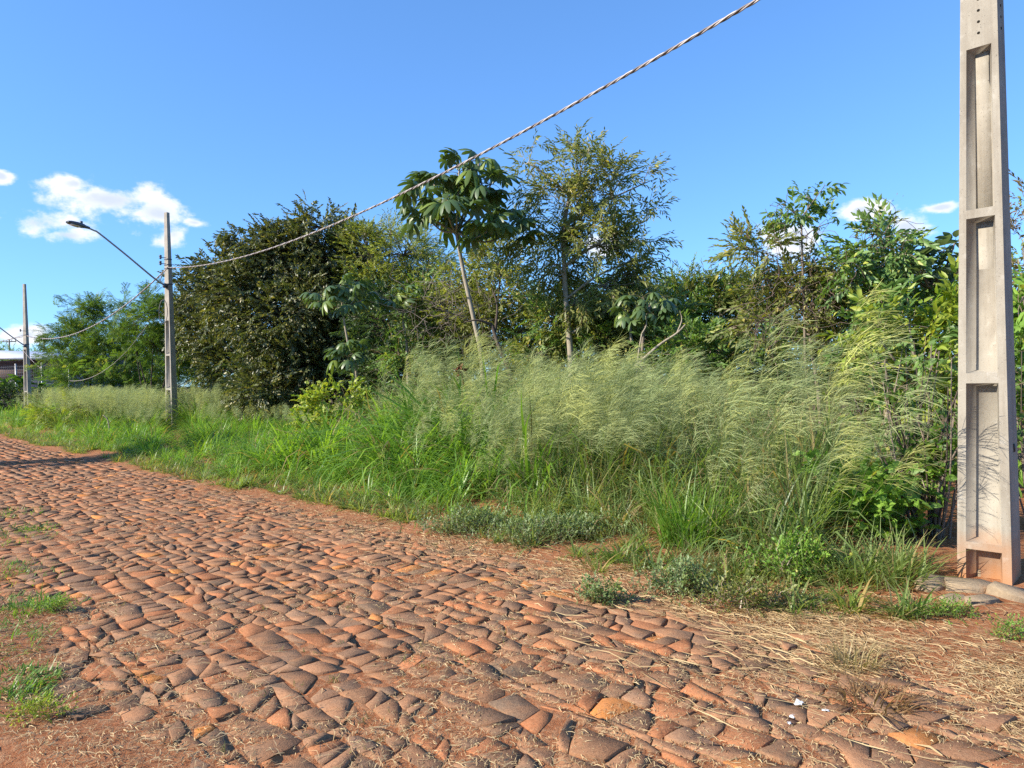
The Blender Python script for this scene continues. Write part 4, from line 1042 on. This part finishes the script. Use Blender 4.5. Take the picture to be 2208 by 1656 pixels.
# taller grey-green grass on the right
u, v = field_pts(-.5, 8.5, 4.9, 9.8, 20, rg); f = front(u)
Xq, Yq, dq = project(W(u, v, .3)); ok = (v > f + .12) & keep(u, v, 1900) & ~((Xq > 1745) & (dq < 7.3)) & (rg.uniform(0, 1, len(u)) > sm(u, 5.5, 8.0))
u, v = u[ok], v[ok]; h = gh(u, v) * rg.uniform(.6, 1.15, len(u)) * (.7 + .5 * vnoise(u * 1.5, v * 1.5, 70)) * (.82 + .18 * sm(v, 5.6, 6.6))
finish('tall_grass', T_green, u, v, h, 'dense tall grey-green grass in front of the right-hand thicket', 'grass', .82, .26)
# bright grass bank
u, v = field_pts(5, 26, 4.9, 10.5, 15, rg); f = front(u)
ok = (v > f) & keep(u, v) & (rg.uniform(0, 1, len(u)) < sm(u, 5.2, 7.6))
u, v = u[ok], v[ok]; h = gh(u, v) * rg.uniform(.6, 1.2, len(u)) * (.75 + .5 * vnoise(u * 1.1, v * 1.1, 71))
u2, v2 = field_pts(26, 62, 4.9, 11.0, 5, rg); ok = v2 > front(u2); u2, v2 = u2[ok], v2[ok]; h2 = gh(u2, v2) * rg.uniform(.6, 1.25, len(u2))
finish('bright_grass', T_bright, np.append(u, u2), np.append(v, v2), np.append(h, h2), 'bright green long-bladed grass bank along the street edge', 'grass', 1.0, .2)
# short mixed fringe
u, v = field_pts(-1.5, 40, 4.5, 6.2, 48, rg); f = front(u)
ok = (np.abs(v - f + .05) < .36 * (1 + .5 * (vnoise(u * 1.7, v, 72) - .5))) & keep(u, v, 1985) & (vnoise(u * 2.2, v * 2.2, 73) > .30)
u, v = u[ok], v[ok]; finish('grass_fringe', T_short, u, v, rg.uniform(.07, .26, len(u)), 'short mixed grass fringe where the paving meets the tall grass', 'grass', 1.3)

# low grass on the dirt side of the street
u, v = field_pts(-3, 16, -2.2, 1.35, 30, rg); mk = vnoise(u * .75, v * 1.1, 76) + .25 * (vnoise(u * 3, v * 3, 77) - .5) + .12 * (1 - v)
Xd, Yd, dd_ = project(W(u, v, 0)); ok = (mk > .62) & (Xd < 175) & (dd_ > 1.5); u, v = u[ok], v[ok]
finish('verge_grass', T_short, u, v, rg.uniform(.04, .13, len(u)), 'low bright grass spreading over the dirt side of the street', 'grass', 1.5)
# feathery seed plumes
def plume(seed):
    r = np.random.default_rng(seed); a = Acc()
    H = 1.0; top = .70; lean = r.uniform(.02, .16)
    ax = lambda t: np.array([lean * t ** 2.2 * H * 1.2, 0, H * t * (1 - .06 * t)])
    P = [ax(t) for t in np.linspace(0, 1, 7)]
    a.add(*tube(P, np.linspace(.0022, .0009, 7), 3, False), (.15, .18, .07))
    for j in range(36):
        t = top + (1 - top) * (j / 36); p = ax(t); L = r.uniform(.14, .27) * (1.2 - .7 * (t - top) / (1 - top)); an = r.normal(0, .75); el_ = r.uniform(.35, 1.2)
        d = np.array([math.cos(an) * math.cos(el_), math.sin(an) * math.cos(el_), math.sin(el_)])
        c = np.array((.42, .47, .22)) * r.uniform(.7, 1.2); s = np.cross(d, r.normal(0, 1, 3)); s = s / np.linalg.norm(s) * .0011
        dr = np.array([.30, 0, -.42])
        q = [p + d * L * t2 + dr * L * t2 * t2 for t2 in (0, .4, .75, 1)]
        a.add([q[0] + s, q[0] - s, q[1] + s, q[1] - s, q[2] + s, q[2] - s, q[3]], [np.array([[0, 1, 3, 2], [2, 3, 5, 4]]), np.array([[4, 5, 6]])], c)
        for m_ in range(3):
            t2 = r.uniform(.2, .8); b = p + d * L * t2 + dr * L * t2 * t2; e = d + 2 * dr * t2 + r.normal(0, .28, 3); e = e / np.linalg.norm(e) * r.uniform(.04, .09); w_ = np.cross(e, r.normal(0, 1, 3)); w_ = w_ / (np.linalg.norm(w_) + 1e-9) * .0009
            a.add([b - w_ * .6, b + w_ * .6, b + e * .6 + w_, b + e * .6 - w_, b + e], [np.array([[0, 1, 2, 3]]), np.array([[3, 2, 4]])], c * r.uniform(.9, 1.2))
    return a.mesh('plume', M['panicle'])
T_pl = [plume(600 + k) for k in range(6)]
u, v = field_pts(-.5, 8.2, 5.2, 9.6, 58, rg); nzz = vnoise(u * .95, v * .95, 80); ok = (v - front(u) > .4) & keep(u, v, 1790) & (nzz + .3 * (rg.uniform(0, 1, len(u)) - .5) > .48 + .14 * sm(-u, -2.6, -.5))
u, v = u[ok], v[ok]; h = (gh(u, v) + .36) * rg.uniform(.6, 1.2, len(u)) * (.62 + .72 * vnoise(u * .75, v * .75, 85))
u2, v2 = field_pts(6, 27, 6.6, 10.6, 17, rg); ok = (v2 > 7.6 + .9 * (vnoise(u2 * .4, 2, 81) - .5) - 1.2 * sm(u2, 18, 24) - 1.0 * MOUND(u2, VM)) & (vnoise(u2 * .5, v2 * .7, 82) > .3); u2, v2 = u2[ok], v2[ok]
h2 = (gh(u2, v2) + .30 - .05 * sm(u2, 11, 15) + .25 * MOUND(u2, v2)) * rg.uniform(.72, 1.12, len(u2))
u3, v3 = field_pts(23.5, 37, 6.2, 9.8, 24, rg); ok = vnoise(u3 * .5, v3 * .5, 83) > .3; u3, v3 = u3[ok], v3[ok]; h3 = rg.uniform(1.0, 1.65, len(u3))
finish('grass_plumes', T_pl, np.concatenate([u, u2, u3]), np.concatenate([v, v2, v3]), np.concatenate([h, h2, h3]), 'pale feathery seed plumes hazing over the tall grass', 'grass plumes', 1.0, .17, .10)

# ------------------------------------------------------------------ single tufts and low weeds
def tuft(label, x, y, n, r0, L, wd, c1, c2, dry, seed, th=(.05, .8), kk=(.3, 1.6), group=None, name='grass_tuft'):
    rng = np.random.default_rng(seed); p = gpx(x, y); u_, v_ = UV(p); p[2] = float(hfill(u_, v_)) - .01
    a = Acc(); V, F, C = blades(rng, n, r0, L, wd, th, kk, c1, c2, dry); a.add(V + p, F, C)
    o = a.obj(name, M['grass1'], origin=p); o.location = [float(q) for q in p]
    return tag(o, label, 'grass tuft', group)
GB = ((.09, .20, .026), (.20, .33, .045)); GD = ((.30, .23, .11), (.46, .36, .18))
tuft('upright vivid green grass tuft standing before the tall grass on the verge', 1490, 1205, 260, .26, (.35, .78), .016, *GB, .03, 1, (.02, .5), (.1, 1.1))
tuft('long pale-bladed green tuft at the end of the grass by the red soil', 1885, 1278, 420, .34, (.18, .45), .011, (.16, .24, .06), (.30, .37, .13), .15, 2)
tuft('fine light green tuft filling the verge beside the dark leafy weed', 1790, 1268, 380, .32, (.12, .34), .010, (.14, .22, .05), (.28, .35, .11), .18, 11)
tuft('thin light green tuft between the vivid tuft and the dark leafy weed', 1650, 1258, 320, .30, (.1, .28), .010, (.14, .22, .05), (.28, .35, .11), .18, 12)
tuft('pale arching tuft at the brink of the bare red soil', 1940, 1268, 120, .14, (.15, .42), .011, (.2, .26, .08), (.34, .38, .15), .2, 13)
tuft('short yellowish grass tuft on the verge left of the long pale tuft', 1565, 1258, 300, .3, (.12, .28), .010, (.13, .17, .05), (.22, .24, .1), .2, 3)
tuft('small green tuft growing on straw before the vivid tuft', 1345, 1225, 80, .13, (.1, .2), .009, *GB, .1, 4)
tuft('grey dry grass tuft on the straw near the paving edge', 1845, 1450, 150, .10, (.1, .24), .006, *GD, 0, 5, (.1, 1.2))
tuft('rust-brown dry grass mound among stones and litter', 1885, 1535, 230, .13, (.08, .2), .006, (.20, .115, .05), (.34, .21, .1), 0, 6, (.2, 1.3))
tuft('flattened pale dry tuft at the paving edge by the litter', 1660, 1335, 120, .2, (.08, .18), .007, *GD, 0, 7, (.5, 1.4))
tuft('broad-bladed cane-like clump with yellowing leaves arching out of the grass', 1270, 1120, 34, .16, (.7, 1.3), .034, (.12, .2, .04), (.24, .3, .09), .15, 8, (.1, .6), (.8, 2.2))
tuft('dead straw-coloured cane clump at the foot of the plumed grass', 1330, 1165, 36, .10, (.3, .6), .026, *GD, 0, 9, (.2, 1.1), (.6, 1.8))
LV = 'green weed grass patch on the dirt side of the street'
WL = ['loose green weed grass patch farthest along the dirt side of the street', 'thin weed grass patch behind the small round tuft on the dirt side', 'small round green tuft casting its shadow on the dirt side', 'wide weed grass patch beside the small round tuft', 'weed grass patch between the round tuft and the dark green weed', 'weed grass patch touching the dark green weed', 'weed grass patch next to the one touching the dark green weed', 'lush green weed patch closest to the bright leafy sprout', 'low weed patch spilling toward the bright leafy sprout', 'sparse thin weed patch on bare dirt', 'broad weed patch out on the dirt side beyond the thin ones', 'broad weed patch out on the dirt side beyond the lush one']
for k, (x, y, n, r, l) in enumerate([(15, 1115, 150, .42, .2), (40, 1150, 130, .4, .16), (78, 1146, 110, .18, .2), (10, 1170, 150, .45, .18), (30, 1260, 140, .34, .14), (55, 1330, 170, .2, .2), (20, 1318, 120, .3, .2), (15, 1495, 260, .22, .15), (5, 1540, 200, .2, .13), (60, 1230, 90, .3, .1), (-60, 1250, 260, .4, .18), (-80, 1420, 220, .45, .16)]):
    tuft(WL[k], x, y, int(n * 1.8), r * 1.05, (l * .25, l * .6), .008, (.10, .21, .028), (.20, .33, .05), .06, 20 + k, (.3, 1.2), (.3, 1.4), 'weed patches on the dirt side', 'weed_patch')
def weed(label, x, y, rx, ry, n, seed, pal='grey', sp='herb', sc_=1.0, h=.10, group=None):
    rng = np.random.default_rng(seed); p = gpx(x, y); u_, v_ = UV(p); p[2] = float(hfill(u_, v_))
    q = rng.normal(0, 1, (n, 3)) * [rx * .5, ry * .5, 0]; rr = np.exp(-(q[:, 0] / rx) ** 2 - (q[:, 1] / ry) ** 2)
    q[:, 2] = rng.uniform(.0, 1, n) ** .7 * h * rr + .01
    Dv = rng.normal(0, .6, (n, 3)) + [0, 0, .8]; a = Acc(); spray(a, sp, pal, q + p, Dv, rng.uniform(.5, 1.1, n) * sc_, rng)
    o = a.obj('low_weed', M['leaf'], origin=p); o.location = [float(v) for v in p]; return tag(o, label, 'weed', group)
weed('wide low blue-green weed mat in front of the cane-like clump', 1215, 1180, .65, .3, 620, 1, 'grey', h=.13)
weed('blue-green weed mat at the foot of the bright grass', 1020, 1160, .5, .25, 380, 2, 'grey', h=.13)
weed('small round grey-green weed on straw before the vivid tuft', 1475, 1298, .24, .16, 260, 3, 'grey', h=.13)
weed('tiny grey-green weed lying flat on the paving edge', 1290, 1310, .18, .08, 110, 4, 'grey', h=.06)
weed('dark leafy green weed under the long pale tuft', 1715, 1272, .28, .18, 280, 5, 'bright', sc_=1.2, h=.18)
weed('low green herb with tiny yellow flowers below the stone slabs', 2035, 1360, .2, .1, 150, 6, 'bright', h=.03, sc_=.55)
weed('small green herb at the straw edge beyond the stone slabs', 2195, 1400, .14, .08, 80, 7, 'bright', h=.03, sc_=.6)
weed('bright leafy weed sprouting from bare dirt in the street corner', 85, 1572, .10, .05, 70, 8, 'lime', h=.05, sc_=.6)
weed('dark green weed in the dirt beside the large weed patch', 115, 1330, .14, .08, 130, 9, 'bright', h=.03, sc_=.5)
weed('sparse olive weed mound on straw at the paving edge', 1620, 1330, .3, .12, 160, 10, 'olive', h=.09)

# ------------------------------------------------------------------ straw, joint grass, debris
rq = np.random.default_rng(31); a = Acc()
def strips(n, u, v, z, L, wd, an, c1, c2, lift=.012):
    n = len(u); P = W(u, v, z); Ls = rq.uniform(*L, n); t = np.stack([np.cos(an), np.sin(an), np.zeros(n)], 1); s = np.stack([-np.sin(an), np.cos(an), np.zeros(n)], 1)
    w = (wd * rq.uniform(.6, 1.4, n))[:, None] * .5; bend = rq.normal(0, .16, n)[:, None]
    A_ = P - t * Ls[:, None] * .5; B_ = P + s * Ls[:, None] * bend; C_ = P + t * Ls[:, None] * .5
    A_[:, 2] += rq.uniform(-.004, lift, n); B_[:, 2] += rq.uniform(.002, lift * 1.6, n); C_[:, 2] += rq.uniform(-.004, lift, n)
    tl = (s * .8 + np.array([0, 0, .5]) * rq.normal(0, 1, n)[:, None]) * w
    V = np.stack([A_ + tl * .6, A_ - tl * .6, B_ + tl, B_ - tl, C_ + tl * .3, C_ - tl * .3], 1)
    i0 = (np.arange(n) * 6)[:, None]; F = np.concatenate([i0 + np.array([0, 1, 3, 2]), i0 + np.array([2, 3, 5, 4])])
    q = rq.uniform(0, 1, (n, 1)); C = np.array(c1) * (1 - q) + np.array(c2) * q
    a.add(V.reshape(-1, 3), F, np.repeat(C, 6, 0))
sa = math.atan2(D[1], D[0])
def top_z(u, v): return np.maximum(hfill(u, v), .036)
# verge strip
n = 36000; u = rq.uniform(-3.2, 1, n) + np.abs(rq.exponential(3.2, n)); v = 4.55 + rq.normal(0, .42, n) - .55 * sm(4 - u, 0, 5) * rq.uniform(0, 1.2, n)
ok = (vnoise(u * 1.6, v * 1.6, 90) + .35 * rq.uniform(-1, 1, n) > .36) & (v < 5.6) & (u < 30); u, v = u[ok], v[ok]
strips(0, u, v, top_z(u, v), (.03, .14), .0045, sa + rq.normal(0, .55, len(u)), (.30, .19, .09), (.54, .40, .21))
# long cut stalks bottom right
n = 2600; u = rq.uniform(-3.4, 3.4, n); v = rq.normal(4.1, .5, n); ok = vnoise(u * 1.1, v * 1.9, 91) > .34; u, v = u[ok], v[ok]
strips(0, u, v, top_z(u, v) + .006, (.08, .26), .005, sa + rq.normal(0, .3, len(u)), (.30, .20, .095), (.54, .41, .21), .02)
# left dirt side
n = 15000; u = rq.uniform(-2, 16, n); v = .75 + rq.normal(0, .75, n); ok = (vnoise(u * 1.4, v * 1.4, 92) > .38) & (v < 2.2); u, v = u[ok], v[ok]
strips(0, u, v, top_z(u, v), (.025, .10), .0035, rq.uniform(0, 6.28, len(u)), (.34, .24, .12), (.54, .41, .23))
# joints all over
n = 80000; u = rq.uniform(-3, 1, n) + rq.exponential(4.5, n); v = rq.uniform(.6, 4.4, n); ok = (vnoise(u * 2.1, v * 2.1, 93) + .3 * (vnoise(u * .5, v * .5, 95) - .5) > .44) & (u < 26); u, v = u[ok], v[ok]
strips(0, u, v, hfill(u, v) + .003, (.015, .05), .0032, rq.uniform(0, 6.28, len(u)), (.40, .28, .14), (.60, .46, .25), .010)
tag(a.obj('dry_straw', M['straw']), 'dry straw and cut grass stalks strewn over the paving and verge', 'straw', kind='stuff')
a = Acc(); n = 1300; u = rq.uniform(-3, 1, n) + rq.exponential(3.2, n); v = rq.uniform(.7, 4.3, n); ok = vnoise(u * 1.2, v * 1.2, 94) > .55; u, v = u[ok], v[ok]; base = W(u, v, hfill(u, v)); k5 = 7
base = np.repeat(base, k5, 0) + rq.normal(0, .016, (len(base) * k5, 3)) * [1, 1, 0]
a.add(*blades(rq, len(base), .01, (.012, .05), .004, (.1, 1.2), (.2, 1.3), (.10, .14, .03), (.26, .26, .09), .35, rows=3, base=base))
tag(a.obj('joint_grass', M['grass1']), 'sparse tiny grass sprouting in the joints of the paving', 'grass', kind='stuff')

def slab(label, x, y, size, seed, tilt=(0, 0), yaw=0.0, zoff=0.0, group=None):
    rng = np.random.default_rng(seed); p = gpx(x, y); u_, v_ = UV(p); p[2] = float(hfill(u_, v_)) + zoff
    k = 5; an = np.sort(rng.uniform(0, 2 * math.pi, k) * .35 + np.arange(k) * 2 * math.pi / k * .65 + np.arange(k) * 2 * math.pi / k * .35); an = np.arange(k) * 2 * math.pi / k + rng.normal(0, .22, k)
    R_ = np.stack([np.cos(an) * size[0] / 2, np.sin(an) * size[1] / 2], 1) * rng.uniform(.82, 1.15, (k, 1)); h = size[2]
    top = np.column_stack([R_ * .965, np.full(k, h) + rng.normal(0, h * .08, k)]); mid = np.column_stack([R_, np.full(k, h * .88)]); bot = np.column_stack([R_ * 1.02, np.full(k, -.06)])
    V = np.vstack([top, mid, bot, [[0, 0, h * 1.01]]])
    Rx = np.array(Matrix.Rotation(tilt[0], 3, 'X') @ Matrix.Rotation(tilt[1], 3, 'Y')); V = V @ Rx.T @ rotz(yaw).T
    F = [np.array([[j, (j + 1) % k, 3 * k] for j in range(k)]), np.array([[k + j, k + (j + 1) % k, (j + 1) % k, j] for j in range(k)] + [[2 * k + j, 2 * k + (j + 1) % k, k + (j + 1) % k, k + j] for j in range(k)])]
    a = Acc(); a.add(V + p, F); o = a.obj('stone_slab', M['rock'], origin=p); o.location = [float(v) for v in p]
    return tag(o, label, 'stone', group)
GS = 'loose stone slabs at the pole foot'
slab('tilted grey kerb slab nearest the bare brown stems', 2008, 1302, (.24, .20, .05), 1, (.25, -.1), .3, group=GS)
slab('long flat kerb slab directly before the pale pole foot', 2095, 1312, (.36, .2, .05), 2, (.12, .05), -.5, group=GS)
slab('triangular flat slab lying in front of the long kerb slab', 2115, 1338, (.22, .15, .03), 3, (.1, 0), .2, group=GS)
slab('pale tilted block right of the pale pole foot', 2182, 1328, (.27, .16, .055), 4, (.2, .2), -.6, group=GS)
slab('dark broken slab half sunk in straw below the kerb slabs', 2055, 1330, (.2, .13, .02), 5, (.1, 0), .4, group=GS)
slab('small orange clod lying in the hollow foot of the pale pole', 2118, 1281, (.10, .06, .04), 6, group=GS)
slab('pale flat stone on the verge among dry straw', 1795, 1316, (.2, .12, .02), 7, group=GS)
def scrap(label, x, y, s, seed):
    rng = np.random.default_rng(seed); p = gpx(x, y, .045); n = 5; V = []
    for i in range(n):
        for j in range(n): V.append([(i / (n - 1) - .5) * s * rng.uniform(.8, 1.2), (j / (n - 1) - .5) * s * .6, rng.uniform(0, .22) * s])
    a = Acc(); a.add(np.array(V) @ rotz(rng.uniform(0, 6)).T + p, np.array([[i * n + j, (i + 1) * n + j, (i + 1) * n + j + 1, i * n + j + 1] for i in range(n - 1) for j in range(n - 1)]))
    o = a.obj('litter_scrap', M['paper'], origin=p); o.location = [float(v) for v in p]; tag(o, label, 'litter', 'white litter scraps')
scrap('largest white crumpled litter scrap on the stones near the rust-brown mound', 1722, 1518, .055, 1)
scrap('small white litter flake lying just below the largest scrap', 1708, 1545, .035, 2)
scrap('white litter chip alone nearer the rust-brown mound', 1780, 1532, .03, 3)
scrap('tiny white litter bit between two stones below the other scraps', 1702, 1560, .025, 4)
scrap('white crumpled wrapper at the edge of the bright grass', 608, 1062, .14, 5)
scrap('pale wrapper on straw beside the blue-green weed mat', 930, 1135, .09, 6)

# ------------------------------------------------------------------ house and mesh fence at the bend
hb = px(20, 850, 62); hb[2] = 0
h_root = thing('house', 'low grey house with a pale sheet roof beyond the mesh fence', 'house', hb)
xd = np.array([.93, -.37, 0]); yd = np.array([.37, .93, 0]); Rh = np.stack([xd, yd, [0, 0, 1]], 1)
def hbx(c, s, nm, mt, par=None):
    a = Acc(); a.add(*box(Rh @ np.array(c) + hb, s, Rh)); return a.obj(nm, M[mt], par or h_root, origin=hb)
hbx((-4, 4, 2.1), (17, 7, 4.2), 'wall', 'wall')
hbx((-1.0, .47, 3.3), (9, .12, 1.5), 'brick_panel', 'brick')
hbx((-3.3, .38, 3.0), (.25, .3, 3.4), 'post', 'white')
for wx in (-9, -6.2): 
    w_ = hbx((wx, .46, 2.6), (1.2, .1, 1.1), 'window', 'hole'); hbx((wx, .42, 2.0), (1.4, .14, .08), 'sill', 'white', w_)
a = Acc(); Vr = np.array([[-14, -.6, 4.75], [5.6, -.6, 4.05], [5.6, 8.2, 4.5], [-14, 8.2, 5.6]]); Vr = np.vstack([Vr, Vr + [0, 0, .16]])
a.add(Vr @ Rh.T + hb, np.array([[0, 3, 2, 1], [4, 5, 6, 7], [0, 1, 5, 4], [1, 2, 6, 5], [2, 3, 7, 6], [3, 0, 4, 7]])); a.obj('roof', M['roof'], h_root)
f0 = px(-120, 850, 52); f1 = px(150, 850, 47); f0[2] = f1[2] = 0
f_root = thing('mesh_fence', 'dark wire mesh fence on posts in front of the grey house', 'fence', f0)
for k in range(6):
    t = k / 5; p = f0 * (1 - t) + f1 * t; a = Acc(); a.add(*tube([p + [0, 0, -.2], p + [0, 0, 3.4]], .05, 6)); a.obj('post', M['steel'], f_root)
a = Acc(); L = np.linalg.norm(f1 - f0)
for k in range(int(L / .2)):
    p = f0 + (f1 - f0) * (k + .5) * .2 / L; a.add(*tube([p + [0, 0, 1.2], p + [0, 0, 3.3]], .011, 3, False))
for z in np.arange(1.2, 3.35, .2): a.add(*tube([f0 + [0, 0, z], f1 + [0, 0, z]], .011, 3, False))
tag(a.obj('wire_mesh', M['dark_steel'], f_root), kind='stuff')
for k, (x, y, Y) in enumerate([(95, 735, 96), (20, 738, 120)]):
    b = px(x, 850, Y); b[2] = 0; t_ = px(x, y - 6, Y); r_ = thing('far_power_pole', 'far-off dark power pole with a crossarm above the house roof', 'power pole', b, 'far-off power poles')
    a = Acc(); a.add(*tube([b, t_], [.16, .11], 6)); a.obj('shaft', M['bark'], r_)
    a = Acc(); a.add(*box(t_ - [0, 0, .35], (2.2, .12, .14))); ca = a.obj('crossarm', M['dark_bark'], r_)
    for s in (-1, -.4, .4, 1):
        a = Acc(); a.add(*tube([t_ + [s, 0, -.28], t_ + [s, 0, 0]], .05, 5)); a.obj('insulator', M['dark_steel'], ca, origin=b)

for o in ROOTS:
    if '_o' in o.keys(): del o['_o']
